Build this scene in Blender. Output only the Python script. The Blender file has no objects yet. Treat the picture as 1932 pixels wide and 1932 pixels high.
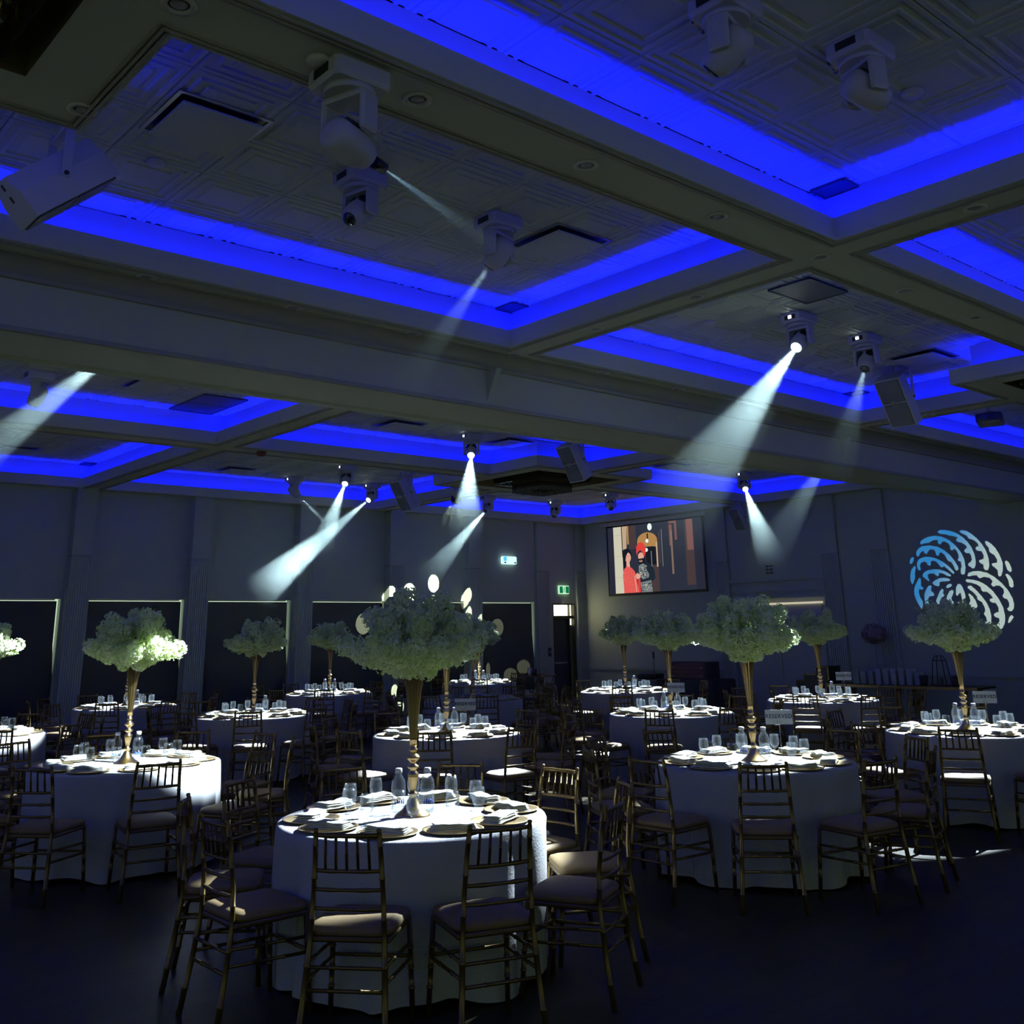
import bpy, math, random
from mathutils import Vector, Matrix
R = math.radians
PI = math.pi
S = bpy.context.scene
COL = S.collection

# ------------------------------------------------------------------ camera
YAW, PITCH, ROLL, FPX, CYP, CAMH = .8504, .2836, -.0187, 1913.8, 633.6, 1.77
fw = Vector((math.cos(PITCH)*math.cos(YAW), math.cos(PITCH)*math.sin(YAW), math.sin(PITCH)))
rt0 = Vector((math.sin(YAW), -math.cos(YAW), 0))
up0 = rt0.cross(fw)
rt = rt0*math.cos(ROLL) + up0*math.sin(ROLL)
up = up0*math.cos(ROLL) - rt0*math.sin(ROLL)
cd = bpy.data.cameras.new('camera')
cam = bpy.data.objects.new('camera', cd)
COL.objects.link(cam)
M = Matrix.Identity(4)
for i in range(3):
    M[i][0], M[i][1], M[i][2] = rt[i], up[i], -fw[i]
M[2][3] = CAMH
cam.matrix_world = M
cd.sensor_fit = 'HORIZONTAL'
cd.sensor_width = 36
cd.lens = 36*FPX/1932
cd.shift_y = -(966-CYP)/1932
cd.clip_start, cd.clip_end = .02, 200
S.camera = cam

# ------------------------------------------------------------------ world, exposure
W = bpy.data.worlds.new('world')
S.world = W
W.use_nodes = True
W.node_tree.nodes['Background'].inputs[0].default_value = (.56, .73, .50, 1)
W.node_tree.nodes['Background'].inputs[1].default_value = .26
S.view_settings.view_transform = 'Standard'
S.view_settings.look = 'None'
S.view_settings.exposure = 0
S.view_settings.gamma = 1
S.view_settings.use_curve_mapping = False
cy = S.cycles
cy.use_denoising = True
cy.max_bounces = 6
cy.diffuse_bounces = 4
cy.glossy_bounces = 3
cy.transmission_bounces = 4
cy.transparent_max_bounces = 12
cy.volume_bounces = 0
cy.caustics_reflective = False
cy.caustics_refractive = False
cy.sample_clamp_indirect = 3
cy.use_light_tree = True

# ------------------------------------------------------------------ materials
MATS = {}
def mat(name, col, rough=.6, metal=0, spec=.5, noise=None, bump=None, emit=None, estr=1, wave=None):
    m = bpy.data.materials.new(name)
    m.use_nodes = True
    nt = m.node_tree
    b = nt.nodes['Principled BSDF']
    b.inputs['Base Color'].default_value = (*col, 1)
    b.inputs['Roughness'].default_value = rough
    b.inputs['Metallic'].default_value = metal
    b.inputs['Specular IOR Level'].default_value = spec
    if emit:
        b.inputs['Emission Color'].default_value = (*emit, 1)
        b.inputs['Emission Strength'].default_value = estr
    if noise:
        sc, amt = noise
        tc = nt.nodes.new('ShaderNodeTexCoord')
        n = nt.nodes.new('ShaderNodeTexNoise')
        n.inputs['Scale'].default_value = sc
        n.inputs['Detail'].default_value = 4
        nt.links.new(tc.outputs['Object'], n.inputs['Vector'])
        cr = nt.nodes.new('ShaderNodeValToRGB')
        cr.color_ramp.elements[0].position = .3
        cr.color_ramp.elements[1].position = .7
        cr.color_ramp.elements[0].color = (*[max(0, c*(1-amt)) for c in col], 1)
        cr.color_ramp.elements[1].color = (*[min(1, c*(1+amt)) for c in col], 1)
        nt.links.new(n.outputs['Fac'], cr.inputs['Fac'])
        nt.links.new(cr.outputs['Color'], b.inputs['Base Color'])
    if bump:
        sc, st = bump
        tc = nt.nodes.new('ShaderNodeTexCoord')
        n = nt.nodes.new('ShaderNodeTexNoise')
        n.inputs['Scale'].default_value = sc
        n.inputs['Detail'].default_value = 5
        nt.links.new(tc.outputs['Object'], n.inputs['Vector'])
        bp = nt.nodes.new('ShaderNodeBump')
        bp.inputs['Strength'].default_value = st
        bp.inputs['Distance'].default_value = .01
        nt.links.new(n.outputs['Fac'], bp.inputs['Height'])
        nt.links.new(bp.outputs['Normal'], b.inputs['Normal'])
    MATS[name] = m
    return m
mat('wall_paint', (.41, .46, .40), .75, bump=(60, .05))
mat('panel_paint', (.46, .48, .49), .7)
mat('ceiling_paint', (.54, .57, .46), .65)
mat('tile_paint', (.60, .64, .53), .6)
mat('cove_paint', (.42, .42, .50), .6)
mat('moulding_paint', (.34, .34, .30), .6)
mat('beam_paint', (.50, .53, .46), .6)
mat('recess_wood', (.22, .17, .09), .35, metal=.3)
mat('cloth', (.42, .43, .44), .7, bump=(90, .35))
mat('napkin', (.62, .63, .56), .8, bump=(120, .2))
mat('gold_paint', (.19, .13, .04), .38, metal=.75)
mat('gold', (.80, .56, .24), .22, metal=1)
mat('charger_gold', (.72, .55, .27), .32, metal=.9)
mat('cushion', (.22, .15, .055), .75, bump=(150, .15))
mat('white_plastic', (.52, .52, .58), .4)
mat('grey_plastic', (.30, .30, .34), .45)
mat('black_plastic', (.012, .012, .014), .4)
mat('grille', (.10, .11, .12), .6)
mat('speaker_white', (.62, .62, .64), .5)
mat('dark_metal', (.03, .03, .035), .35, metal=.6)
mat('hatch_dark', (.03, .035, .05), .6)
mat('blind', (.035, .038, .032), .85)
mat('card', (.85, .88, .9), .6)
mat('ink', (.02, .025, .04), .6)
mat('blue_ink', (.05, .12, .6), .5)
mat('branch', (.05, .04, .025), .8)
mat('door_dark', (.035, .036, .04), .5)
mat('steel', (.5, .5, .52), .3, metal=1)
mat('red_dark', (.12, .03, .035), .5)
mat('dark_cloth', (.02, .02, .024), .9)
mat('stack_paper', (.42, .44, .48), .8)
mat('lens_dark', (.02, .03, .04), .08)
mat('lens_lit', (.8, .9, 1), .3, emit=(.85, 1, .97), estr=30)
mat('display_lit', (.8, .9, 1), .3, emit=(.85, .95, 1), estr=5)
mat('led_blue', (0, 0, .1), .5, emit=(.002, .006, 1), estr=82)
mat('daylight_glass', (.6, .7, .6), .4, emit=(.80, 1, .72), estr=.7)
mat('transom_glass', (.8, .8, .5), .4, emit=(1, .93, .52), estr=2.6)
mat('exit_green', (.0, .2, .05), .5, emit=(.0, .16, .05), estr=.9)
mat('exit_white', (.8, 1, .8), .5, emit=(.55, .95, .6), estr=.9)
mat('lamp_white', (.8, .9, 1), .5, emit=(.62, .92, 1), estr=1.15)
mat('lamp_cyan', (.3, .8, 1), .5, emit=(.1, .6, .9), estr=1.0)
mat('brass_bar', (.8, .7, .45), .35, metal=.6, emit=(.95, .85, .6), estr=.55)
mat('pink_flower', (.30, .22, .22), .8)

def floor_mat():
    m = mat('floor_boards', (.05, .04, .02), .5, spec=.15)
    nt = m.node_tree; b = nt.nodes['Principled BSDF']
    tc = nt.nodes.new('ShaderNodeTexCoord')
    mp = nt.nodes.new('ShaderNodeMapping'); mp.inputs['Scale'].default_value = (1, 1, 1)
    br = nt.nodes.new('ShaderNodeTexBrick')
    br.inputs['Scale'].default_value = 1
    br.inputs['Brick Width'].default_value = 1.4; br.inputs['Row Height'].default_value = .17
    br.inputs['Mortar Size'].default_value = .004
    br.inputs['Color1'].default_value = (.048, .040, .020, 1); br.inputs['Color2'].default_value = (.035, .029, .014, 1)
    br.inputs['Mortar'].default_value = (.012, .011, .01, 1)
    n = nt.nodes.new('ShaderNodeTexNoise'); n.inputs['Scale'].default_value = 6; n.inputs['Detail'].default_value = 6
    mp2 = nt.nodes.new('ShaderNodeMapping'); mp2.inputs['Scale'].default_value = (.4, 6, 1)
    mx = nt.nodes.new('ShaderNodeMixRGB'); mx.blend_type = 'MULTIPLY'; mx.inputs[0].default_value = .6
    nt.links.new(tc.outputs['Object'], mp.inputs[0]); nt.links.new(mp.outputs[0], br.inputs['Vector'])
    nt.links.new(tc.outputs['Object'], mp2.inputs[0]); nt.links.new(mp2.outputs[0], n.inputs['Vector'])
    nt.links.new(br.outputs['Color'], mx.inputs[1]); nt.links.new(n.outputs['Color'], mx.inputs[2])
    nt.links.new(mx.outputs[0], b.inputs['Base Color'])
floor_mat()

def glass_mat(name, tint, base=.06):
    m = bpy.data.materials.new(name); m.use_nodes = True
    nt = m.node_tree; nt.nodes.clear()
    o = nt.nodes.new('ShaderNodeOutputMaterial')
    tr = nt.nodes.new('ShaderNodeBsdfTransparent'); tr.inputs[0].default_value = (*tint, 1)
    gl = nt.nodes.new('ShaderNodeBsdfGlossy'); gl.inputs['Roughness'].default_value = .06
    df = nt.nodes.new('ShaderNodeBsdfTranslucent'); df.inputs[0].default_value = (.8, .9, 1, 1)
    lw = nt.nodes.new('ShaderNodeLayerWeight'); lw.inputs['Blend'].default_value = .35
    mr = nt.nodes.new('ShaderNodeMapRange'); mr.inputs['To Min'].default_value = base; mr.inputs['To Max'].default_value = .48
    mix = nt.nodes.new('ShaderNodeMixShader'); mix2 = nt.nodes.new('ShaderNodeMixShader'); mix2.inputs[0].default_value = .06
    nt.links.new(lw.outputs['Facing'], mr.inputs['Value'])
    nt.links.new(mr.outputs[0], mix.inputs[0])
    nt.links.new(gl.outputs[0], mix2.inputs[1]); nt.links.new(df.outputs[0], mix2.inputs[2])
    nt.links.new(tr.outputs[0], mix.inputs[1]); nt.links.new(mix2.outputs[0], mix.inputs[2])
    nt.links.new(mix.outputs[0], o.inputs[0])
    MATS[name] = m
glass_mat('glass', (.96, .975, .98), .03)
glass_mat('crystal', (.8, .8, .72), .5)

def petal_mat():
    m = bpy.data.materials.new('petals'); m.use_nodes = True
    nt = m.node_tree; nt.nodes.clear()
    o = nt.nodes.new('ShaderNodeOutputMaterial')
    d = nt.nodes.new('ShaderNodeBsdfDiffuse'); t = nt.nodes.new('ShaderNodeBsdfTranslucent')
    tc = nt.nodes.new('ShaderNodeTexCoord'); n = nt.nodes.new('ShaderNodeTexNoise'); n.inputs['Scale'].default_value = 9
    cr = nt.nodes.new('ShaderNodeValToRGB')
    cr.color_ramp.elements[0].position = .35; cr.color_ramp.elements[0].color = (.80, .93, .44, 1)
    cr.color_ramp.elements[1].position = .62; cr.color_ramp.elements[1].color = (.93, .98, .72, 1)
    nt.links.new(tc.outputs['Object'], n.inputs['Vector']); nt.links.new(n.outputs['Fac'], cr.inputs['Fac'])
    nt.links.new(cr.outputs[0], d.inputs[0]); nt.links.new(cr.outputs[0], t.inputs[0])
    mx = nt.nodes.new('ShaderNodeMixShader'); mx.inputs[0].default_value = .45
    nt.links.new(d.outputs[0], mx.inputs[1]); nt.links.new(t.outputs[0], mx.inputs[2]); nt.links.new(mx.outputs[0], o.inputs[0])
    MATS['petals'] = m
petal_mat()

# ------------------------------------------------------------------ mesh helpers
class MB:
    def __init__(s):
        s.v = []; s.f = []; s.m = []; s.sm = []; s.names = []
    def _mi(s, mt):
        if mt not in s.names: s.names.append(mt)
        return s.names.index(mt)
    def add(s, vs, fs, mt='', smooth=False):
        o = len(s.v); s.v += [tuple(v) for v in vs]; k = s._mi(mt)
        for f in fs:
            s.f.append(tuple(i+o for i in f)); s.m.append(k); s.sm.append(smooth)
        return s
    def box(s, x0, x1, y0, y1, z0, z1, mt='', M=None, bev=0):
        if bev > 0:
            b = bev
            vs = []
            def ring(z, i):
                return [(x0+i, y0+i+b, z), (x0+i+b, y0+i, z), (x1-i-b, y0+i, z), (x1-i, y0+i+b, z), (x1-i, y1-i-b, z), (x1-i-b, y1-i, z), (x0+i+b, y1-i, z), (x0+i, y1-i-b, z)]
            rs = [ring(z0, b*.6), ring(z0+b, 0), ring(z1-b, 0), ring(z1, b*.6)]
            for r_ in rs: vs += r_
            fs = [tuple(range(7, -1, -1)), tuple(range(24, 32))]
            for k in range(3):
                for i in range(8):
                    j = (i+1) % 8
                    fs.append((k*8+i, k*8+j, k*8+8+j, k*8+8+i))
        else:
            vs = [(x0, y0, z0), (x1, y0, z0), (x1, y1, z0), (x0, y1, z0), (x0, y0, z1), (x1, y0, z1), (x1, y1, z1), (x0, y1, z1)]
            fs = [(0, 3, 2, 1), (4, 5, 6, 7), (0, 1, 5, 4), (1, 2, 6, 5), (2, 3, 7, 6), (3, 0, 4, 7)]
        if M is not None: vs = [tuple(M @ Vector(v)) for v in vs]
        return s.add(vs, fs, mt)
    def quad(s, a, b, c, d, mt=''):
        return s.add([a, b, c, d], [(0, 1, 2, 3)], mt)
    def tube(s, pts, rad, n=8, mt='', cap=True):
        pts = [Vector(p) for p in pts]
        if not isinstance(rad, (list, tuple)): rad = [rad]*len(pts)
        vs = []; fs = []
        prev = None
        for i, p in enumerate(pts):
            d = (pts[min(i+1, len(pts)-1)]-pts[max(i-1, 0)])
            d = d.normalized() if d.length > 1e-9 else Vector((0, 0, 1))
            a = prev if prev is not None else (Vector((0, 1, 0)) if abs(d.y) < .9 else Vector((1, 0, 0)))
            e1 = (a - d*a.dot(d)).normalized(); e2 = d.cross(e1); prev = e1
            for k in range(n):
                t = 2*PI*k/n
                vs.append(p + (e1*math.cos(t)+e2*math.sin(t))*rad[i])
        for i in range(len(pts)-1):
            for k in range(n):
                j = (k+1) % n
                fs.append((i*n+k, i*n+j, (i+1)*n+j, (i+1)*n+k))
        s.add(vs, fs, mt, True)
        if cap:
            o = len(s.v)-len(vs)
            s.f.append(tuple(o+k for k in range(n-1, -1, -1))); s.m.append(s._mi(mt)); s.sm.append(False)
            s.f.append(tuple(o+(len(pts)-1)*n+k for k in range(n))); s.m.append(s._mi(mt)); s.sm.append(False)
        return s
    def lathe(s, prof, n=24, mt='', flute=0, nf=12, M=None):
        vs = []; fs = []
        for r, z in prof:
            for k in range(n):
                t = 2*PI*k/n
                rr = r*(1+flute*math.cos(nf*t)) if flute else r
                v = Vector((rr*math.cos(t), rr*math.sin(t), z))
                vs.append(M @ v if M is not None else v)
        for i in range(len(prof)-1):
            for k in range(n):
                j = (k+1) % n
                fs.append((i*n+k, i*n+j, (i+1)*n+j, (i+1)*n+k))
        s.add(vs, fs, mt, True)
        o = len(s.v)-len(vs)
        for i, rev in ((0, True), (len(prof)-1, False)):
            if prof[i][0] > 1e-5:
                idx = [o+i*n+k for k in range(n)]
                if rev: idx.reverse()
                s.f.append(tuple(idx)); s.m.append(s._mi(mt)); s.sm.append(False)
        return s
    def mesh(s, name, material=None):
        me = bpy.data.meshes.new(name)
        me.from_pydata([tuple(v) for v in s.v], [], s.f)
        for nm in s.names:
            me.materials.append(MATS[nm or material])
        me.polygons.foreach_set('material_index', s.m)
        me.polygons.foreach_set('use_smooth', s.sm)
        me.update()
        return me
    def obj(s, name, material=None, parent=None, loc=None):
        o = bpy.data.objects.new(name, s.mesh(name, material))
        COL.objects.link(o)
        if parent: o.parent = parent
        if loc is not None: o.location = loc
        return o

def thing(name, label, cat, loc=(0, 0, 0), rz=0, group=None):
    o = bpy.data.objects.new(name, None); COL.objects.link(o)
    o.empty_display_size = .1
    o.location = loc; o.rotation_euler = (0, 0, rz)
    return tag(o, label, cat, group)
def tag(o, label, cat, group=None, kind=None):
    o['label'] = label; o['category'] = cat
    if group: o['group'] = group
    if kind: o['kind'] = kind
    return o
def struct(o):
    o['kind'] = 'structure'
    return o
def place(src, loc, rz=0, label=None, cat=None, group=None):
    def cp(o, par):
        c = o.copy(); COL.objects.link(c); c.parent = par
        for ch in o.children: cp(ch, c)
        return c
    c = cp(src, None)
    c.location = loc; c.rotation_euler = (0, 0, rz)
    if label: c['label'] = label
    if cat: c['category'] = cat
    if group: c['group'] = group
    return c
PROTOS = []
def drop(o):
    for ch in list(o.children): drop(ch)
    bpy.data.objects.remove(o, do_unlink=True)

# ------------------------------------------------------------------ room
XW, YW = 18.75, 18.75
XM, YM = -6.0, -4.0
SO, LIP, LED, CE = 4.35, 4.52, 4.37, 4.80
struct(MB().box(XM, XW+.3, YM, YW+.3, -.1, 0).obj('floor', 'floor_boards'))

TR = []
for (xa, xb) in ((-5.9, -.1), (.3, 6.08), (6.48, 12.26), (12.66, 18.45)):
    for (ya, yb) in ((.5, 3.48), (3.98, 6.96), (8.5, 13.21), (13.7, 18.52)):
        TR.append((xa, xb, ya, yb))
BL = [(.1, 3.73), (12.46, 3.73), (12.46, 13.45)]       # chandelier blocks
D = .19
def intray(x, y, d): return any(a-d < x < b+d and c-d < y < e+d for a, b, c, e in TR)
def inblk(x, y, h): return any(abs(x-a) < h and abs(y-b) < h for a, b in BL)
def cat_(x, y):
    if inblk(x, y, 1.0): return 'C'
    if intray(x, y, 0) and not inblk(x, y, 1.4): return 'O'
    if intray(x, y, D) and not inblk(x, y, 1.4-D): return 'R'
    return 'S'
xs = {XM, XW}; ys = {YM, YW}
for a, b, c, e in TR:
    xs |= {a, b, a-D, b+D}; ys |= {c, e, c-D, e+D}
for a, b in BL:
    for h in (1.0, 1.4, 1.4-D):
        xs |= {a-h, a+h}; ys |= {b-h, b+h}
xs = sorted(x for x in xs if XM <= x <= XW); ys = sorted(y for y in ys if YM <= y <= YW)
cells = {}
for i in range(len(xs)-1):
    for j in range(len(ys)-1):
        cells[i, j] = cat_((xs[i]+xs[i+1])/2, (ys[j]+ys[j+1])/2)
cm = MB(); back = MB(); led = MB(); rec = MB()
for (i, j), c in cells.items():
    x0, x1, y0, y1 = xs[i], xs[i+1], ys[j], ys[j+1]
    if c in 'SR': cm.quad((x0, y0, SO), (x0, y1, SO), (x1, y1, SO), (x1, y0, SO))
    if c == 'R': cm.quad((x0, y0, LED), (x1, y0, LED), (x1, y1, LED), (x0, y1, LED))
    if c == 'C': rec.quad((x0, y0, CE-.01), (x0, y1, CE-.01), (x1, y1, CE-.01), (x1, y0, CE-.01))
    for di, dj in ((1, 0), (-1, 0), (0, 1), (0, -1)):
        n = cells.get((i+di, j+dj), 'S')
        if di: e = x1 if di > 0 else x0; P = (e, y0), (e, y1)
        else: e = y1 if dj > 0 else y0; P = (x0, e), (x1, e)
        (ax, ay), (bx, by) = P
        def wall(mb, z0, z1): mb.quad((ax, ay, z0), (bx, by, z0), (bx, by, z1), (ax, ay, z1))
        if c == 'O' and n != 'O': wall(cm, SO, LIP)
        if c == 'C' and n != 'C': wall(rec, SO, CE)
        if c in 'OR' and n in 'SC': wall(back, LED, CE)
        if c == 'R' and n in 'SC':
            o = .10; w = .03
            if di:
                e0 = e-di*o; e1 = e-di*(o+w); led.quad((min(e0, e1), y0, LED+.004), (max(e0, e1), y0, LED+.004), (max(e0, e1), y1, LED+.004), (min(e0, e1), y1, LED+.004))
            else:
                e0 = e-dj*o; e1 = e-dj*(o+w); led.quad((x0, min(e0, e1), LED+.004), (x1, min(e0, e1), LED+.004), (x1, max(e0, e1), LED+.004), (x0, max(e0, e1), LED+.004))
ceil = struct(cm.obj('ceiling', 'ceiling_paint'))
struct(back.obj('ceiling', 'cove_paint'))
struct(led.obj('trim_1', 'led_blue'))
struct(rec.obj('trim_2', 'recess_wood'))

# pressed ceiling tiles, one mesh per tray
TS = .61
LV = [(0, 0), (.008, .012), (.035, .012), (.042, .002), (.075, .002), (.082, .014), (.105, .014), (.112, .003), (.15, .003), (.157, .012)]
for k, (a, b, c, e) in enumerate(TR):
    if b < 0: continue
    mb = MB()
    nx = math.ceil((b-a+2*D)/TS/2)*2; ny = math.ceil((e-c+2*D)/TS/2)*2
    mx, my = (a+b)/2, (c+e)/2
    for i in range(nx):
        for j in range(ny):
            x = mx+(i-nx/2)*TS; y = my+(j-ny/2)*TS
            if inblk(x+TS/2, y+TS/2, 1.25) or x >= b+D-.01 or x+TS <= a-D+.01 or y >= e+D-.01 or y+TS <= c-D+.01: continue
            vs = []; fs = []
            for (o, h) in LV:
                z = CE-h
                X0, X1 = [min(max(v, a-D), b+D) for v in (x+o, x+TS-o)]
                Y0_, Y1_ = [min(max(v, c-D), e+D) for v in (y+o, y+TS-o)]
                vs += [(X0, Y0_, z), (X1, Y0_, z), (X1, Y1_, z), (X0, Y1_, z)]
            for l in range(len(LV)-1):
                for q in range(4):
                    r_ = (q+1) % 4
                    fs.append((l*4+q, l*4+4+q, l*4+4+r_, l*4+r_))
            L4 = (len(LV)-1)*4
            fs.append((L4, L4+3, L4+2, L4+1))
            mb.add(vs, fs)
    struct(mb.obj('ceiling', 'tile_paint'))
struct(MB().box(XM, XW+.3, YM, YW+.3, CE+.012, CE+.1).obj('ceiling', 'tile_paint'))

# mouldings that ring each tray on the soffit
mb = MB()
def ringlines(a, b, c, e, off, w, h):
    a -= off; b += off; c -= off; e += off
    mb.box(a, b, c, c+w, SO-h, SO+.01); mb.box(a, b, e-w, e, SO-h, SO+.01)
    mb.box(a, a+w, c, e, SO-h, SO+.01); mb.box(b-w, b, c, e, SO-h, SO+.01)
for t in TR:
    if t[1] < 0: continue
    for off, w, h in ((.035, .016, .012), (.062, .012, .016), (.085, .010, .008)):
        a, b, c, e = t
        blk = [(bx, by) for bx, by in BL if a-1.5 < bx < b+1.5 and c-1.5 < by < e+1.5]
        if not blk:
            ringlines(a, b, c, e, off, w, h)
        else:
            bx, by = blk[0]
            # outline polygon with the notch cut by the block
            A, B_, C_, E_ = a-off, b+off, c-off, e+off
            H = 1.4-off
            segs = []
            nX = bx+H if bx < (a+b)/2 else bx-H
            nY = by+H if by < (c+e)/2 else by-H
            lowx, lowy = bx < (a+b)/2, by < (c+e)/2
            x_in, x_out = (nX, B_) if lowx else (A, nX)
            y_in, y_out = (nY, E_) if lowy else (C_, nY)
            yb_ = C_ if lowy else E_; yf = E_ if lowy else C_
            xb_ = A if lowx else B_; xf = B_ if lowx else A
            def hs(y, x0, x1): mb.box(x0, x1, y-w/2, y+w/2, SO-h, SO+.01)
            def vs_(x, y0, y1): mb.box(x-w/2, x+w/2, y0, y1, SO-h, SO+.01)
            hs(yf, A, B_); vs_(xf, C_, E_)
            hs(yb_, x_in, x_out); vs_(xb_, y_in, y_out)
            hs(nY, min(nX, xb_), max(nX, xb_)); vs_(nX, min(nY, yb_), max(nY, yb_))
struct(mb.obj('trim_3', 'moulding_paint'))

# dropped beam with crown mouldings
mb = MB()
mb.box(XM, XW, 7.33, 8.06, 3.83, 4.9, 'beam_paint')
mb.box(XM, XW, 7.31, 7.345, 3.83, 3.865, 'moulding_paint')
mb.box(XM, XW, 7.29, 7.33, 4.20, 4.23, 'moulding_paint')
cv = [(7.33-.17*(1-math.cos(PI/2*k/10)), 4.20+.15*math.sin(PI/2*k/10)) for k in range(11)]
mb.add([(x, y, z) for y, z in cv for x in (XM, XW)], [(2*k, 2*k+1, 2*k+3, 2*k+2) for k in range(10)], 'moulding_paint', True)
mb.box(XM, XW, 7.145, 7.165, 4.335, 4.352, 'moulding_paint')
mb.box(XM, XW, 8.0, 8.07, 3.80, 3.83, 'beam_paint')
for x in (6.1, 12.3):
    mb.add([(x, 7.33, 4.2), (x+.06, 7.33, 4.2), (x+.06, 7.33, 3.9), (x, 7.33, 3.9), (x, 7.18, 4.2), (x+.06, 7.18, 4.2)],
           [(0, 4, 5, 1), (4, 3, 2, 5), (0, 3, 4), (1, 5, 2)], 'beam_paint')
struct(mb.obj('trim_4'))

# window wall (far left) : upper panels, pilasters, windows
WX = [(-1.4, .55), (1.9, 3.75), (4.1, 5.99), (6.46, 8.22), (8.68, 10.43), (10.93, 12.72), (13.2, 14.98), (15.40, 17.02)]
ZB, ZT = .45, 2.45
wl = MB()
xcur = XM
DX0, DX1, DZ = 17.62, 18.36, 2.41
for (a, b) in WX:
    wl.box(xcur, a, YW, YW+.3, 0, 4.9); wl.box(a, b, YW, YW+.3, ZT, 4.9); wl.box(a, b, YW, YW+.3, 0, ZB)
    xcur = b
wl.box(xcur, DX0, YW, YW+.3, 0, 4.9); wl.box(DX0, DX1, YW, YW+.3, DZ, 4.9); wl.box(DX1, XW+.3, YW, YW+.3, 0, 4.9)
struct(wl.obj('wall_left', 'wall_paint'))
def pilaster(mb, axis, c0, c1, face, dep):
    # slab with a reeded lower part below a reveal line
    def b(u0, u1, d0, d1, z0, z1, m=''):
        if axis == 'x': mb.box(u0, u1, face-d1, face-d0, z0, z1, m)
        else: mb.box(face-d1, face-d0, u0, u1, z0, z1, m)
    b(c0, c1, 0, dep, 3.19, SO); b(c0+.01, c1-.01, 0, dep-.015, 3.15, 3.19, 'moulding_paint'); b(c0, c1, 0, dep-.012, .14, 3.15)
    n = 9; w = (c1-c0)/n
    for k in range(n):
        b(c0+k*w+.006, c0+(k+1)*w-.006, dep-.012, dep, .14, 3.15)
    b(c0-.01, c1+.01, 0, dep+.015, 0, .14)
PX = [(1.45, 1.83), (3.72, 4.08), (6.02, 6.38), (8.20, 8.56), (10.46, 10.80), (12.66, 13.04), (14.84, 15.2)]
for k, (a, b) in enumerate(PX):
    mb = MB(); pilaster(mb, 'x', a, b, YW, .22)
    struct(mb.obj('trim_%d' % (5+k), 'wall_paint'))
mb = MB(); pilaster(mb, 'x', 17.1, 17.5, YW, .06); pilaster(mb, 'x', 18.42, 18.75, YW, .06)
struct(mb.obj('trim_12', 'wall_paint'))
mb = MB()
for (a, b) in [(XM, DX0-.05), (DX1+.05, XW)]:
    mb.box(a, b, YW-.02, YW, 0, .12)
struct(mb.obj('baseboard_left', 'wall_paint'))
for k, (a, b) in enumerate(WX):
    w = struct(MB().obj('window_%d' % (k+1))) if False else None
    e = bpy.data.objects.new('window_%d' % (k+1), None); COL.objects.link(e); struct(e)
    e.location = ((a+b)/2, YW+.14, ZB)
    def L(x, y, z): return (x-(a+b)/2, y-YW-.14, z-ZB)
    m1 = MB(); m1.box(*[v for p in zip(L(a, YW+.16, ZB), L(b, YW+.17, ZT)) for v in p]); m1.obj('pane', 'daylight_glass', e)
    m1 = MB()
    g0, g1 = .05, .0
    y0, y1 = YW+.06, YW+.068
    zt = ZT-.035
    pts = [(a+.004, ZB), (b-.002, ZB), (b-.002, ZB+.75), (b-.045, ZB+1.25), (b-g0, zt), (a+.004, zt)]
    n = len(pts)
    m1.add([L(x, y0, z) for x, z in pts]+[L(x, y1, z) for x, z in pts], [tuple(range(n)), tuple(range(2*n-1, n-1, -1))]+[(i, (i+1) % n, n+(i+1) % n, n+i) for i in range(n)])
    m1.obj('roller_blind', 'blind', e)
    m1 = MB(); m1.tube([L(a, YW+.05, ZT-.012), L(b-.09, YW+.05, ZT-.012)], .010, 8); m1.obj('blind_tube', 'steel', e)

# screen wall (far right), door in it
wr = MB(); wr.box(XW, XW+.3, YM, YW, 0, 4.9)
struct(wr.obj('wall_right', 'wall_paint'))
mb = MB()
for (a, b) in ((10.35, 10.75), (11.45, 11.85), (14.2, 14.55)):
    pilaster(mb, 'y', a, b, XW, .07)
mb.box(XW-.04, XW, 5.0, 10.3, .84, .90, ''); mb.box(XW-.04, XW, 14.6, 18.7, .84, .90, '')
mb.box(XW-.06, XW, 11.85, 14.2, 2.34, 2.40, ''); mb.box(XW-.06, XW, 11.85, 14.2, 2.70, 2.78, '')
mb.box(XW-.03, XW, 11.85, 14.2, 2.48, 2.62, '')
struct(mb.obj('trim_13', 'wall_paint'))
struct(MB().box(XW-.02, XW, 5, 18.7, 0, .12).obj('baseboard_right', 'wall_paint'))
e = bpy.data.objects.new('door_2', None); COL.objects.link(e); struct(e); e.location = (XW, 13.0, 0)
mb = MB(); mb.box(-.05, 0, -1.06, -.008, .01, 2.2, '', bev=.008); mb.obj('door_leaf', 'panel_paint', e)
mb = MB(); mb.box(-.05, 0, .008, 1.06, .01, 2.2, '', bev=.008); mb.obj('door_leaf', 'panel_paint', e)
mb = MB(); mb.box(-.09, -.055, -1.1, -.16, 2.21, 2.25); mb.box(-.09, -.055, -.15, .18, 2.21, 2.25); mb.box(-.09, -.055, .19, .95, 2.21, 2.25)
mb.obj('top_light_bar', 'brass_bar', e)
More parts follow.
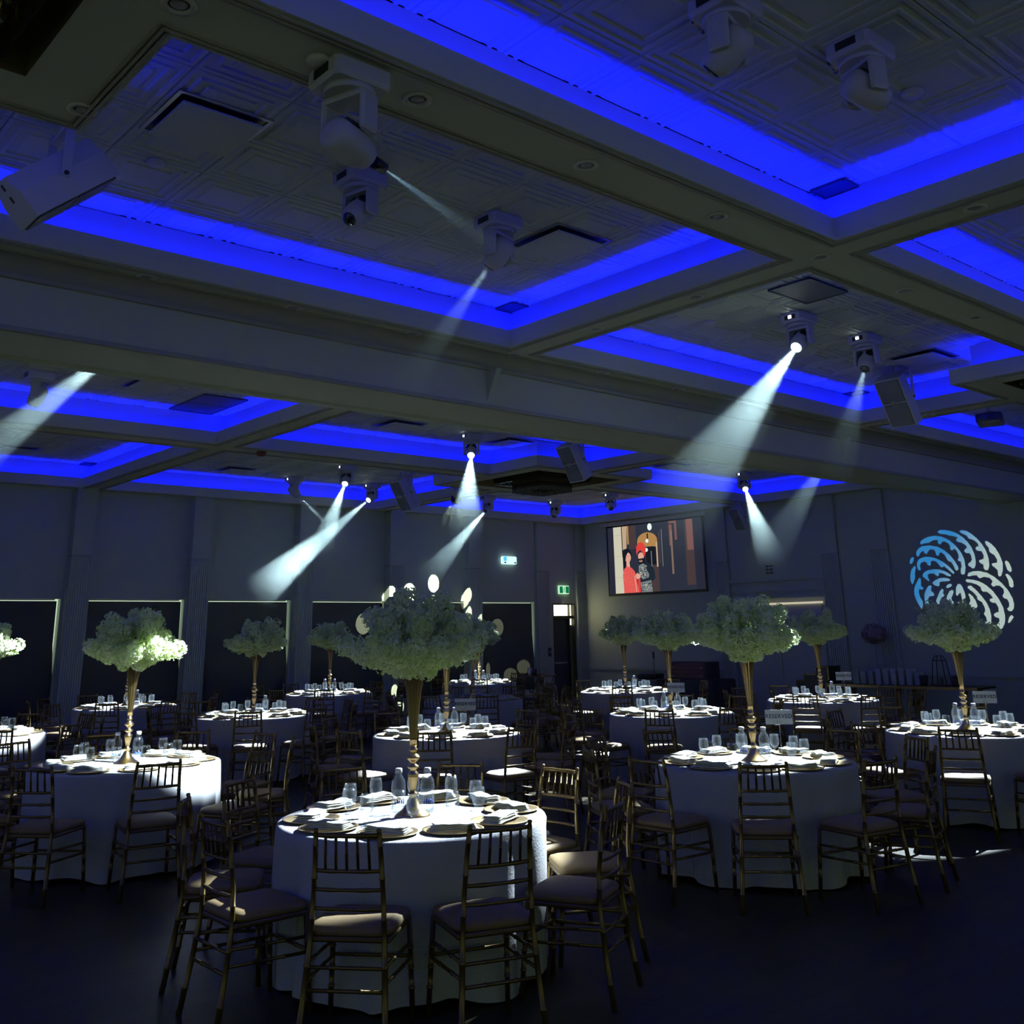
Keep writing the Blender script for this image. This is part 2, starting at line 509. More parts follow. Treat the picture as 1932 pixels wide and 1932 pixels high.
# corner door with lit transom
e = bpy.data.objects.new('door_1', None); COL.objects.link(e); struct(e); e.location = ((DX0+DX1)/2, YW, 0)
w = (DX1-DX0)/2
mb = MB(); mb.box(-w, w-.12, .12, .16, .03, 2.05, '', bev=.01); mb.obj('door_leaf', 'door_dark', e)
mb = MB(); mb.box(-w, -w+.03, .0, .2, 0, DZ); mb.box(w-.03, w, -.02, .2, 0, DZ); mb.box(w-.15, w-.12, .05, .2, 0, 2.4); mb.box(-w, w, .02, .2, 2.05, 2.12); mb.box(-w, w, 0, .2, DZ-.03, DZ); mb.obj('door_frame', 'black_plastic', e)
mb = MB(); mb.box(-w+.03, w-.15, .1, .12, 2.12, DZ-.03); mb.box(w-.12, w-.03, .1, .12, 1.9, DZ-.03); mb.obj('transom', 'transom_glass', e)
mb = MB(); mb.box(-w+.03, w-.15, .1, .12, .0, .03); mb.obj('light_gap', 'transom_glass', e)
mb = MB(); mb.box(-w+.1, w-.2, .1, .12, 1.0, 1.03); mb.obj('push_bar', 'steel', e)
# warm light from the corridor through the transom
ld = bpy.data.lights.new('corridor_light', 'AREA'); ld.energy = 5; ld.color = (1, .9, .5); ld.shape = 'RECTANGLE'; ld.size = .5; ld.size_y = .25
lo = bpy.data.objects.new('corridor_light', ld); COL.objects.link(lo); lo.location = ((DX0+DX1)/2, YW+.05, 2.26); lo.rotation_euler = (R(-90), 0, R(35))
# ------------------------------------------------------------------ ceiling fittings
def downlight_proto():
    t = thing('downlight', 'x', 'ceiling light')
    MB().lathe([(.075, 0), (.078, -.006), (.055, -.012), (.048, -.006), (.045, .0)], 28).obj('trim_ring', 'speaker_white', t)
    MB().lathe([(.040, -.0005), (.036, -.004), (.02, -.010), (.0001, -.012)], 20).obj('lens', 'grey_plastic', t)
    return t
dp = downlight_proto()
NTH = ['first', 'second', 'third', 'fourth', 'fifth', 'sixth', 'seventh', 'eighth']
seen = {}
DL = [(1.42, 3.72), (2.67, 3.73), (3.87, 3.73), (5.08, 3.73), (6.28, 3.73), (7.5, 3.73), (8.7, 3.73), (9.9, 3.73), (1.42, 4.88),
      (6.28, 2.59), (6.28, 4.88), (6.28, 6.03), (2.65, 7.12), (3.87, 7.12), (5.08, 7.12), (6.28, 7.12), (7.5, 7.12), (8.7, 7.12), (9.9, 7.12), (12.46, 6.1),
      (6.28, 9.6), (6.28, 10.9), (6.28, 12.2), (3.87, 13.45), (8.7, 13.45)]
for i, (x, y) in enumerate(DL):
    where = 'on the long band between the near trays' if abs(y-3.73) < .02 else 'on the band before the deep beam' if abs(y-7.12) < .02 else 'on a cross band between trays' if x > 6 and y != 13.45 else 'beside the near chandelier recess' if y == 4.88 else 'on the band beyond the beam'
    seen[where] = seen.get(where, -1)+1
    cnt = '%s from the left' % NTH[seen[where]] if 'cross' not in where else '%s counted from the viewer' % NTH[seen[where]]
    place(dp, (x, y, SO), 0, 'small downlight, %s, %s' % (cnt, where), 'ceiling light', 'recessed downlights')
drop(dp)
for i, (x, y, z, lb) in enumerate([(2.1, 3.72, SO, 'round white smoke detector beside the big ceiling projector head'), (5.33, 2.45, CE-.012, 'round white detector on a ceiling tile of the near right tray'),
                       (2.27, 6.1, CE-.012, 'round white detector on a tile of the near left tray'), (8.1, 6.15, CE-.012, 'round white detector on a tile of the middle tray'), (5.42, 6.15, CE-.012, 'round white detector beside the moving head near a diffuser')]):
    tag(MB().lathe([(.062, 0), (.062, -.02), (.05, -.032), (.0001, -.034)], 24).obj('smoke_detector', 'speaker_white', None, (x, y, z)), lb, 'smoke detector')
tag(MB().lathe([(.07, 0), (.07, -.03), (.05, -.06), (.0001, -.065)], 24).obj('heat_detector', 'red_dark', None, (6.9, 17.1-3.65+.0, SO)), 'small dark red detector on the band left of the back tray', 'smoke detector')

def diffuser_proto():
    t = thing('air_diffuser', 'x', 'air diffuser')
    mb = MB()
    mb.box(-.30, .30, -.30, -.275, -.012, .0); mb.box(-.30, .30, .275, .30, -.012, .0); mb.box(-.30, -.275, -.30, .30, -.012, 0); mb.box(.275, .30, -.30, .30, -.012, 0)
    mb.obj('frame', 'steel', t)
    MB().box(-.27, .27, -.27, .27, -.004, .0).obj('throat', 'black_plastic', t)
    MB().box(-.255, .255, -.255, .255, -.05, -.035, '', bev=.005).obj('face_plate', 'tile_paint', t)
    mb = MB()
    for a in (-.2, .2):
        for b in (-.2, .2): mb.tube([(a, b, -.04), (a, b, -.002)], .006, 6)
    mb.obj('hanger', 'steel', t)
    return t
fp = diffuser_proto()
for x, y, lb in [(2.3, 5.42, 'in the near left tray beside the loudspeaker'), (5.36, 5.5, 'in the near left tray beside a moving head'), (11.25, 5.5, 'in the middle right tray above the loudspeaker'),
                 (4.7, 12.1, 'in the far left tray beyond the beam'), (8.6, 12.4, 'in the far middle tray left of the bright lamp'), (10.9, 12.5, 'in the far middle tray right of the bright lamp'), (15.1, 12.6, 'in the far right tray beyond the beam'),
                 (8.6, 17.7, 'in the back tray by the windows'), (4.7, 17.7, 'in the back left tray')]:
    place(fp, (x, y, CE-.012), 0, 'square white air diffuser plate %s' % lb, 'air diffuser', 'air diffusers')
drop(fp)
for x, y, w, d, lb in [(6.18, 7.02, .22, .24, 'at the corner of the near left tray'), (6.18, 3.5, .2, .26, 'at the corner of the near right tray'), (8.03, 4.94, .62, .44, 'in the middle tray, large, near its front edge'),
                       (5.72, 12.75, .6, 1.1, 'in the far left tray beyond the beam, double size'), (12.33, 7.02, .2, .26, 'behind the loudspeaker in the middle tray'), (6.15, 18.55, .2, .26, 'at the corner of the back left tray')]:
    t = thing('return_grille', 'dark square return air grille %s' % lb, 'air grille', (x, y, CE-.014))
    MB().box(-w/2, w/2, -d/2, d/2, -.012, 0).obj('grille_panel', 'hatch_dark', t)
    mb = MB()
    for s_ in (-1, 1):
        mb.box(s_*w/2-.01, s_*w/2+.01, -d/2, d/2, -.018, 0); mb.box(-w/2, w/2, s_*d/2-.01, s_*d/2+.01, -.018, 0)
    if d > 1: mb.box(-w/2, w/2, -.01, .01, -.018, 0)
    mb.obj('frame', 'hatch_dark', t)

# chandeliers
def chandelier(x, y, label, big=False):
    t = thing('chandelier', label, 'chandelier', (x, y, CE-.01))
    MB().box(-.75, .75, -.75, .75, -.05, 0, '', bev=.01).obj('ceiling_plate', 'recess_wood', t)
    for (h, z0, z1) in (((.86, -.47, -.27), (.60, -.62, -.48)) if big else ((.62, -.47, -.27), (.38, -.64, -.48))):
        f = MB()
        for s_ in (-1, 1):
            f.box(-h, h, s_*h-.012, s_*h+.012, z1, z1+.025); f.box(s_*h-.012, s_*h+.012, -h, h, z1, z1+.025)
        for a in (-h, h):
            for b in (-h, h): f.tube([(a*.95, b*.95, z1), (a*.95, b*.95, -.04)], .006, 6)
        fr = f.obj('tier_frame', 'gold', t)
        n = int(h*2/.034)
        rnd = random.Random(4)
        c = MB()
        for k in range(n):
            u = -h+(k+.5)*2*h/n
            for (px, py) in ((u, -h), (u, h), (-h, u), (h, u)):
                zz = z0+rnd.uniform(0, .012)
                c.box(px-.011, px+.011, py-.011, py+.011, zz, z1)
        c.obj('crystal_prisms', 'crystal', fr)['kind'] = 'stuff'
        c = MB()
        m_ = int(h*2/.062)
        for i in range(m_):
            for j in range(m_):
                px = -h+.03+i*.062+rnd.uniform(-.01, .01); py = -h+.03+j*.062+rnd.uniform(-.01, .01); zz = z0+rnd.uniform(.01, .1)
                r_ = .017
                c.add([(px, py, zz), (px+r_, py, zz+.02), (px, py+r_, zz+.02), (px-r_, py, zz+.02), (px, py-r_, zz+.02), (px, py, zz+.045)],
                      [(0, 2, 1), (0, 3, 2), (0, 4, 3), (0, 1, 4), (5, 1, 2), (5, 2, 3), (5, 3, 4), (5, 4, 1)])
                c.box(px-.0015, px+.0015, py-.0015, py+.0015, zz+.04, z1+.01)
        c.obj('crystal_drops', 'crystal', fr)['kind'] = 'stuff'
chandelier(.1, 3.73, 'square crystal chandelier in the recess at the top left corner', True)
chandelier(12.46, 3.73, 'square crystal chandelier in the recess at the right edge', True)
chandelier(12.46, 13.45, 'two tier square crystal chandelier beyond the beam, near the screen')

# ------------------------------------------------------------------ moving head lights
def mover_meshes(s):
    b = MB()
    b.box(-.15*s, .15*s, -.13*s, .13*s, -.105*s, 0, '', bev=.02*s)
    b.lathe([(.115*s, -.135*s), (.12*s, -.12*s), (.12*s, -.105*s)], 28)
    base = b.mesh('mover_base', 'white_plastic')
    c = MB()
    for k in range(3):
        c.tube([(.0, .13*s, -.03*s), (.03*s*k, .19*s, -.01*s-.03*s*k), (.02*s, .17*s, -.07*s), (0, .13*s, -.06*s)], .009*s, 6)
    c.box(-.07*s, .05*s, .13*s, .165*s, -.08*s, -.015*s, '', bev=.008*s)
    conn = c.mesh('mover_cables', 'black_plastic')
    y = MB()
    y.box(-.06*s, .06*s, -.125*s, .125*s, -.165*s, -.135*s, '', bev=.012*s)
    for sg in (-1, 1):
        y0, y1 = (.095*s, .128*s) if sg > 0 else (-.128*s, -.095*s)
        y.box(-.055*s, .055*s, y0, y1, -.33*s, -.15*s, '', bev=.012*s)
    yoke = y.mesh('mover_yoke', 'white_plastic')
    h = MB()    # axis +X is the beam
    Mx = Matrix.Rotation(R(90), 4, 'Y')
    h.lathe([(.0001, -.125*s), (.05*s, -.12*s), (.078*s, -.10*s), (.088*s, -.05*s), (.088*s, .03*s), (.082*s, .08*s), (.066*s, .125*s), (.055*s, .128*s)], 28, '', M=Mx)
    head = h.mesh('mover_head', 'white_plastic')
    vent = []
    for sg in (-1, 1):
        v = MB(); v.lathe([(.04*s, -.012*s), (.04*s, .004*s), (.034*s, .006*s)], 20, '', M=Matrix.Translation((-.04*s, sg*.055*s, .07*s)) @ Matrix.Rotation(-sg*R(38), 4, 'X'))
        vent.append(v.mesh('mover_fan', 'black_plastic'))
    l = MB(); l.lathe([(.05*s, .129*s), (.045*s, .136*s), (.0001, .142*s)], 24, '', M=Mx)
    lens = l
    d = MB(); d.box(-.153*s, -.148*s, -.06*s, .06*s, -.075*s, -.03*s)
    disp = d.mesh('mover_display', 'black_plastic')
    q = MB(); q.box(-.156*s, -.153*s, -.018*s, .018*s, -.068*s, -.036*s)
    lit = q.mesh('mover_lit', 'display_lit')
    return dict(base=base, conn=conn, yoke=yoke, head=head, vent=vent, lens_on=l.mesh('l1', 'lens_lit'), lens_off=l.mesh('l0', 'lens_dark'), disp=disp, lit=lit)
MS = {1: mover_meshes(1.0), 1.35: mover_meshes(1.05)}
def child(name, me, par, loc=(0, 0, 0), rot=(0, 0, 0)):
    o = bpy.data.objects.new(name, me); COL.objects.link(o); o.parent = par; o.location = loc; o.rotation_euler = rot
    return o
def mover(label, x, y, z, target, lit=False, disp=True, s=1, rz=0, name='moving_head_light'):
    m = MS[s]
    t = thing(name, label, 'stage light', (x, y, z), rz, 'moving head stage lights')
    child('base', m['base'], t); child('cables', m['conn'], t)
    d = child('display', m['disp'], t)
    if disp: child('lit_screen', m['lit'], d)
    p = Vector((x, y, z-.28*s)); v = Vector(target)-p
    pan = math.atan2(v.y, v.x)-rz; tilt = math.atan2(-v.z, math.hypot(v.x, v.y))
    child('yoke', m['yoke'], t, (0, 0, 0), (0, 0, pan))
    h = child('head', m['head'], t, (0, 0, -.28*s), (0, tilt, pan))
    for vv in m['vent']: child('fan_grille', vv, h)
    child('lens', m['lens_on'] if lit else m['lens_off'], h)
    return p, v.normalized()

def spot(name, loc, d, power, ang, blend=.35, col=(.74, .88, 1), soft=.02):
    l = bpy.data.lights.new(name, 'SPOT'); l.energy = power; l.spot_size = R(ang); l.spot_blend = blend; l.color = col; l.shadow_soft_size = soft
    o = bpy.data.objects.new(name, l); COL.objects.link(o); o.location = loc
    o.rotation_euler = (-Vector(d)).to_track_quat('Z', 'Y').to_euler()
    return o

def haze_mat(dens, L, puffs=(), nscale=1.6):
    m = bpy.data.materials.new('haze'); m.use_nodes = True
    nt = m.node_tree; nt.nodes.clear()
    o = nt.nodes.new('ShaderNodeOutputMaterial')
    vs = nt.nodes.new('ShaderNodeVolumeScatter'); vs.inputs['Color'].default_value = (.70, .92, .86, 1)
    tc = nt.nodes.new('ShaderNodeTexCoord')
    sp = nt.nodes.new('ShaderNodeSeparateXYZ'); nt.links.new(tc.outputs['Object'], sp.inputs[0])
    cr = nt.nodes.new('ShaderNodeValToRGB')
    mr = nt.nodes.new('ShaderNodeMapRange'); mr.inputs['From Max'].default_value = L
    nt.links.new(sp.outputs['Z'], mr.inputs['Value']); nt.links.new(mr.outputs[0], cr.inputs[0])
    els = cr.color_ramp.elements
    stops = puffs or [(0, 1), (.25, .8), (.5, .45), (.75, .16), (.97, 0)]
    els[0].position = stops[0][0]; els[0].color = (stops[0][1],)*3+(1,)
    els[1].position = stops[-1][0]; els[1].color = (stops[-1][1],)*3+(1,)
    for p, v in stops[1:-1]:
        e = els.new(p); e.color = (v,)*3+(1,)
    n = nt.nodes.new('ShaderNodeTexNoise'); n.inputs['Scale'].default_value = nscale; n.inputs['Detail'].default_value = 3
    nt.links.new(tc.outputs['Object'], n.inputs['Vector'])
    m2 = nt.nodes.new('ShaderNodeMapRange'); m2.inputs['From Min'].default_value = .3; m2.inputs['From Max'].default_value = .7; m2.inputs['To Min'].default_value = .55; m2.inputs['To Max'].default_value = 1.4
    nt.links.new(n.outputs['Fac'], m2.inputs['Value'])
    a = nt.nodes.new('ShaderNodeMath'); a.operation = 'MULTIPLY'; b = nt.nodes.new('ShaderNodeMath'); b.operation = 'MULTIPLY'; b.inputs[1].default_value = dens
    nt.links.new(cr.outputs[0], a.inputs[0]); nt.links.new(m2.outputs[0], a.inputs[1]); nt.links.new(a.outputs[0], b.inputs[0]); nt.links.new(b.outputs[0], vs.inputs['Density'])
    nt.links.new(vs.outputs[0], o.inputs['Volume'])
    return m
def haze(label, p, d, L, ang, dens, puffs=(), start=.15):
    h = math.tan(R(ang/2))*1.12
    mb = MB()
    n = 20
    prof = [(.0001, start), (.045+h*start*.2, start+.001)]+[(.03+h*(start+(L-start)*k/4), start+(L-start)*k/4) for k in range(1, 5)]+[(.0001, L+.001)]
    mb.lathe(prof, n)
    me = mb.mesh('haze_cone', 'wall_paint'); me.materials.clear(); me.materials.append(haze_mat(dens, L, puffs))
    o = bpy.data.objects.new('haze', me); COL.objects.link(o)
    o.location = p; o.rotation_euler = Vector(d).to_track_quat('Z', 'Y').to_euler()
    tag(o, label, 'haze', None, 'stuff')

KP = 2100.0      # lamp power per square metre of throw
def beam(label, hz, x, y, z, target, lit, E=1.0, ang=13, L=0, dens=0, puffs=(), disp=True, **k):
    p, d = mover(label, x, y, z, target, lit, disp, **k)
    dist = (Vector(target)-p).length
    q = p+d*.152
    if E: spot('stage_spot', q, d, KP*E*dist*dist/4, ang)
    if L: haze(hz, p, d, L, ang, dens, puffs)
    return p, d
C1 = CE-.012
beam('white moving head with a bright lens, widest beam, in the middle tray', 'broad pale haze beam falling left from the brightest lamp in the middle tray', 8.63, 5.45, C1, (4.08, 5.2, .8), True, .85, 15, 3.3, .06)
beam('white moving head right of the brightest one in the middle tray', 'thin faint haze beam under the right moving head of the middle tray', 9.88, 5.45, C1, (7.12, 5.25, .8), False, 1.2, 17, 1.9, .004)
beam('white moving head nearest a diffuser in the near left tray', 'thin haze beam leaving the moving head near the diffuser', 4.65, 5.43, C1, (3.75, 9.05, .8), False, 1.1, 16, 1.5, .0022, disp=False)
beam('bright moving head hanging before the chandelier beyond the beam', 'short bright haze cone falling straight down before the chandelier', 9.95, 12.36, C1, (6.95, 9.0, .8), True, 1.3, 16, 2.3, .065)
beam('lit moving head in the back tray, second from the left', 'haze beam falling left from the second back tray lamp', 10.0, 16.1, C1, (6.9, 13.15, .8), True, 1.3, 14, 2.2, .05)
beam('lit moving head at the right end of the back tray', 'dense smoky haze beam with a thick puff in front of the window wall', 11.75, 17.9, C1, (6.4, 16.6, .8), True, 1.3, 12.5, 3.5, .12, [(0, .10), (.3, .14), (.5, .3), (.6, .6), (.75, 1), (.88, .6), (1, 0)])
beam('dark moving head at the left end of the back tray', 'very faint haze ray under the leftmost back lamp', 9.96, 17.96, C1, (14.2, 17.2, .8), False, .35, 8, 1.6, .05)
beam('lit moving head beyond the beam, right of the screen', 'haze beam falling right from the lamp beyond the beam', 17.06, 12.4, C1, (13.4, 8.7, .8), True, 1.3, 14, 2.8, .055)
beam('dark moving head at the back behind the big bright beam', 'haze ray falling left in front of the back pilaster', 15.05, 18.1, C1, (10.2, 16.8, .8), False, 1.3, 13, 3.0, .045, disp=False)
beam('dark moving head below the chandelier, left of the screen corner', '', 17.0, 17.9, C1, (14.1, 17.3, .8), False, 1.2, 17)
beam('dark moving head above the top left corner of the screen', '', 17.14, 16.2, C1, (13.55, 12.7, .8), False, 1.3, 15)
beam('moving head in the far left tray beyond the beam, unlit', '', 3.43, 12.3, C1, (2.6, 12.8, 2.0), False, 0, disp=False)
beam('unlit moving head with a round fan, left of the near diffuser', '', 3.42, 5.43, C1, (2.4, 5.2, 3.6), False, 0, disp=False)
beam('unlit moving head at the upper right of the near right tray', '', 4.63, 2.38, C1, (5.6, 2.0, 4.1), False, 0, disp=False)
beam('unlit moving head cut off by the top edge', '', 3.74, 2.6, C1, (3.6, 3.2, 4.0), False, 0, disp=False)
beam('moving head hidden behind the beam, lighting the far left', 'haze beam falling to the left edge below the beam', 3.35, 9.05, C1, (.2, 13.2, .8), True, .9, 13, 3.0, .035)
beam('moving head behind the beam above the left tables', '', 5.0, 9.2, C1, (3.4, 13.2, .8), True, 1.2, 15)
beam('moving head behind the beam left of the right tray', 'thin haze ray left of the lamp beyond the beam', 12.6, 8.9, C1, (10.55, 13.1, .8), True, 1.2, 15, 3.6, .012)
beam('moving head behind the beam above the right tables', 'faint haze ray crossing the blue corner beyond the beam', 14.7, 8.9, C1, (10.4, 8.9, .8), True, 1.5, 15, 3.4, .005)
beam('moving head beyond the right edge of the middle tray', '', 15.2, 5.4, C1, (10.4, 5.12, .8), True, 1.4, 13)

# gobo projectors : a cut plate in front of a pinpoint lamp
def gobo(t_head, apex, target, shapes, power, ang, dist=.045, half=.014, gel=None, col=(1, 1, 1)):
    a = Vector(apex); n = (Vector(target)-a).normalized()
    e1 = n.cross(Vector((0, 0, 1))).normalized(); e2 = e1.cross(n)
    cu = bpy.data.curves.new('gobo', 'CURVE'); cu.dimensions = '2D'; cu.fill_mode = 'BOTH'
    K = 100.0
    def spl(pts):
        s_ = cu.splines.new('POLY'); s_.points.add(len(pts)-1); s_.use_cyclic_u = True
        for i, (u, v) in enumerate(pts): s_.points[i].co = (u*K, v*K, 0, 1)
    spl([(half*1.6*math.cos(2*PI*k/40), half*1.6*math.sin(2*PI*k/40)) for k in range(40)])
    for sh in shapes:
        pp = []
        for P in sh:
            v = Vector(P)-a; v *= dist/v.dot(n)
            pp.append((v.dot(e1), v.dot(e2)))
        spl(pp)
    tmp = bpy.data.objects.new('tmp', cu); COL.objects.link(tmp)
    bpy.context.view_layer.update()
    me = bpy.data.meshes.new_from_object(tmp.evaluated_get(bpy.context.evaluated_depsgraph_get()))
    bpy.data.objects.remove(tmp)
    Bm = Matrix((( e1.x, e2.x, n.x), (e1.y, e2.y, n.y), (e1.z, e2.z, n.z)))
    for v in me.vertices:
        v.co = a + n*dist + Bm @ (Vector((v.co.x, v.co.y, 0))/K)
    me.materials.clear(); me.materials.append(MATS['black_plastic'])
    inv = t_head.matrix_world.inverted()
    me.transform(inv)
    o = bpy.data.objects.new('gobo_plate', me); COL.objects.link(o); o.parent = t_head
    # snout around lamp and plate
    mb = MB()
    T = Matrix.Translation(a) @ Bm.to_4x4()
    mb.lathe([(half*2.2, -.02), (half*2.2, dist+.012), (half*1.62, dist+.012), (half*1.62, -.02)], 24, '', M=inv @ T)
    mb.obj('lens_barrel', 'black_plastic', t_head)
    if gel:
        me2 = bpy.data.meshes.new('gel'); r_ = half*1.55
        me2.from_pydata([tuple(inv @ (a+n*(dist+.006)+e1*u*r_+e2*v*r_)) for u, v in ((-1, -1), (1, -1), (1, 1), (-1, 1))], [], [(0, 1, 2, 3)])
        uv = me2.uv_layers.new(name='uv')
        for i, c in enumerate(((-1, -1), (1, -1), (1, 1), (-1, 1))): uv.data[i].uv = c
        m = bpy.data.materials.new('colour_filter'); m.use_nodes = True; nt = m.node_tree; nt.nodes.clear()
        oo = nt.nodes.new('ShaderNodeOutputMaterial'); tr = nt.nodes.new('ShaderNodeBsdfTransparent')
        tcn = nt.nodes.new('ShaderNodeTexCoord'); vm = nt.nodes.new('ShaderNodeVectorMath'); vm.operation = 'DOT_PRODUCT'
        vm.inputs[1].default_value = gel['dir']
        cr = nt.nodes.new('ShaderNodeValToRGB')
        cr.color_ramp.elements[0].position = gel['p'][0]; cr.color_ramp.elements[0].color = gel['c'][0]
        cr.color_ramp.elements[1].position = gel['p'][2]; cr.color_ramp.elements[1].color = gel['c'][2]
        e_ = cr.color_ramp.elements.new(gel['p'][1]); e_.color = gel['c'][1]
        ad = nt.nodes.new('ShaderNodeMath'); ad.operation = 'MULTIPLY_ADD'; ad.inputs[1].default_value = .5; ad.inputs[2].default_value = .5
        nt.links.new(tcn.outputs['UV'], vm.inputs[0]); nt.links.new(vm.outputs['Value'], ad.inputs[0]); nt.links.new(ad.outputs[0], cr.inputs[0]); nt.links.new(cr.outputs[0], tr.inputs[0]); nt.links.new(tr.outputs[0], oo.inputs[0])
        me2.materials.append(m)
        o2 = bpy.data.objects.new('colour_filter', me2); COL.objects.link(o2); o2.parent = t_head
    l = bpy.data.lights.new('gobo_lamp', 'SPOT'); l.energy = power; l.spot_size = R(ang); l.spot_blend = 0; l.shadow_soft_size = 0; l.color = col
    lo = bpy.data.objects.new('gobo_lamp', l); COL.objects.link(lo); lo.location = a; lo.rotation_euler = (-n).to_track_quat('Z', 'Y').to_euler()

SH = [
[(665,180),(700,155),(780,150),(880,170),(970,210),(1050,270),(1120,350),(1170,440),(1200,540),(1205,640),(1195,720),(1165,770),(1140,770),(1080,720),(1085,695),(1130,665),(1150,630),(1145,560),(1125,530),(1075,530),(1050,500),(1060,475),(1100,450),(1090,410),(1040,370),(960,345),(945,315),(975,280),(920,255),(840,245),(790,220),(700,210)],
[(1015,180),(1050,165),(1110,170),(1190,220),(1270,300),(1340,400),(1385,500),(1405,620),(1400,730),(1375,795),(1335,800),(1310,770),(1315,715),(1255,675),(1260,645),(1330,620),(1340,570),(1315,505),(1245,490),(1230,460),(1240,435),(1280,425),(1275,380),(1220,325),(1145,300),(1125,255),(1040,210)],
[(1385,360),(1415,345),(1470,385),(1530,460),(1575,560),(1605,690),(1590,800),(1560,880),(1530,900),(1510,880),(1515,800),(1440,720),(1445,695),(1520,685),(1530,640),(1500,570),(1430,515),(1430,450),(1395,400)],
[(360,360),(365,330),(420,290),(500,255),(620,240),(730,260),(840,320),(930,410),(1000,520),(1035,640),(1035,760),(1010,850),(980,870),(950,850),(955,790),(980,730),(975,665),(925,640),(950,600),(955,560),(935,490),(900,455),(860,485),(830,460),(840,410),(820,370),(760,335),(720,345),(690,385),(650,365),(655,315),(600,305),(550,325),(500,360),(440,350),(380,380)],
[(275,560),(275,500),(320,440),(400,400),(520,395),(640,420),(740,480),(820,560),(880,650),(920,740),(920,785),(895,805),(870,790),(850,720),(820,660),(780,655),(755,600),(735,555),(690,515),(655,515),(650,550),(620,570),(595,545),(590,485),(550,455),(500,465),(470,500),(440,535),(415,520),(405,485),(370,490),(330,530),(310,570),(290,575)],
[(260,740),(265,670),(310,610),(400,580),(500,580),(600,610),(700,670),(780,740),(830,800),(850,840),(830,855),(790,820),(740,770),(700,730),(680,750),(640,745),(620,700),(580,655),(530,640),(495,660),(490,710),(475,730),(440,710),(420,665),(380,655),(330,680),(310,720),(318,780),(295,800),(270,790)],
[(330,880),(350,840),(420,800),(520,780),(620,785),(720,820),(790,870),(785,895),(740,890),(660,845),(600,840),(600,885),(570,890),(520,850),(450,850),(415,880),(425,930),(438,955),(420,970),(370,930),(335,900)],
[(480,990),(520,960),(600,925),(680,915),(750,930),(770,955),(740,970),(640,975),(590,990),(590,1030),(570,1055),(510,1040),(485,1010)],
[(685,1060),(720,1020),(775,1010),(785,1035),(750,1070),(700,1080)],
[(145,660),(165,610),(205,575),(225,590),(210,650),(170,695),(148,690)],
[(120,960),(130,860),(165,780),(215,725),(235,745),(225,800),(205,850),(205,920),(180,960),(160,1015),(135,1020)],
[(155,1180),(170,1080),(220,990),(270,920),(298,930),(290,1000),(285,1045),(322,1085),(305,1112),(245,1105),(235,1150),(245,1220),(280,1290),(275,1360),(255,1430),(215,1370),(170,1260)],
[(315,1250),(325,1180),(360,1110),(400,1050),(435,1038),(457,1055),(435,1120),(480,1170),(475,1205),(400,1215),(375,1250),(370,1310),(400,1350),(380,1400),(345,1390),(315,1320)],
[(500,1285),(530,1220),(580,1130),(620,1092),(643,1110),(625,1160),(643,1195),(625,1215),(585,1240),(560,1290),(545,1340),(510,1330)],
[(665,1300),(670,1240),(700,1180),(740,1120),(780,1108),(800,1135),(775,1190),(750,1230),(750,1270),(782,1300),(765,1340),(740,1380),(690,1370)],
[(830,1150),(845,1070),(880,1015),(915,1012),(945,1060),(970,1160),(972,1290),(950,1390),(910,1448),(885,1440),(850,1380),(835,1310),(860,1290),(905,1305),(912,1230),(905,1150),(880,1165),(850,1200),(830,1190)],
[(1020,1180),(1035,1160),(1080,1200),(1115,1260),(1138,1350),(1120,1375),(1080,1410),(1040,1380),(1010,1330),(1040,1275),(1035,1220)],
[(1020,1070),(1040,1040),(1080,1040),(1150,1110),(1220,1200),(1280,1300),(1315,1410),(1320,1520),(1300,1620),(1250,1695),(1190,1690),(1130,1660),(1118,1630),(1140,1610),(1200,1610),(1245,1580),(1240,1520),(1215,1470),(1245,1420),(1235,1350),(1210,1290),(1150,1255),(1145,1200),(1110,1150),(1060,1110)],
[(1005,960),(1030,938),(1110,945),(1210,970),(1310,1030),(1400,1120),(1470,1240),(1515,1370),(1525,1500),(1505,1600),(1460,1680),(1400,1705),(1360,1680),(1310,1665),(1320,1640),(1390,1625),(1435,1570),(1430,1530),(1375,1510),(1360,1480),(1385,1450),(1440,1435),(1445,1370),(1415,1300),(1360,1295),(1330,1270),(1340,1240),(1385,1225),(1360,1180),(1310,1130),(1250,1130),(1225,1100),(1225,1060),(1170,1020),(1090,995),(1025,985)],
[(1045,880),(1070,840),(1140,815),(1240,812),(1350,840),(1450,900),(1540,990),(1620,1100),(1670,1220),(1680,1310),(1665,1380),(1630,1420),(1585,1415),(1568,1385),(1605,1350),(1610,1290),(1590,1240),(1545,1225),(1530,1190),(1560,1140),(1560,1090),(1510,1035),(1460,1035),(1415,1055),(1385,1020),(1415,970),(1380,920),(1300,900),(1230,925),(1205,905),(1195,880),(1130,880),(1070,898)],
[(1635,680),(1660,650),(1695,680),(1720,760),(1715,815),(1690,830),(1655,790)],
[(1618,870),(1645,850),(1690,900),(1718,970),(1710,1050),(1680,1065),(1650,1040),(1650,960)],
[(1555,1580),(1580,1510),(1620,1475),(1645,1500),(1640,1560),(1600,1615),(1565,1610)]]
def wallpt(x, y): return (XW-.001, 9.06-(x-900)*.00120, 2.59-(y-900)*.001138-(x-900)*6e-5)
SHW = [[wallpt(*p) for p in s_] for s_ in SH]
bpy.context.view_layer.update()
tgt = (XW, 9.06, 2.57)
p, d = mover('large white moving head on the ceiling band beside the near tray', 2.27, 3.72, SO, tgt, False, False, 1.35)
bpy.context.view_layer.update()
head = [o for o in bpy.data.objects if o.name.startswith('head')][-1]
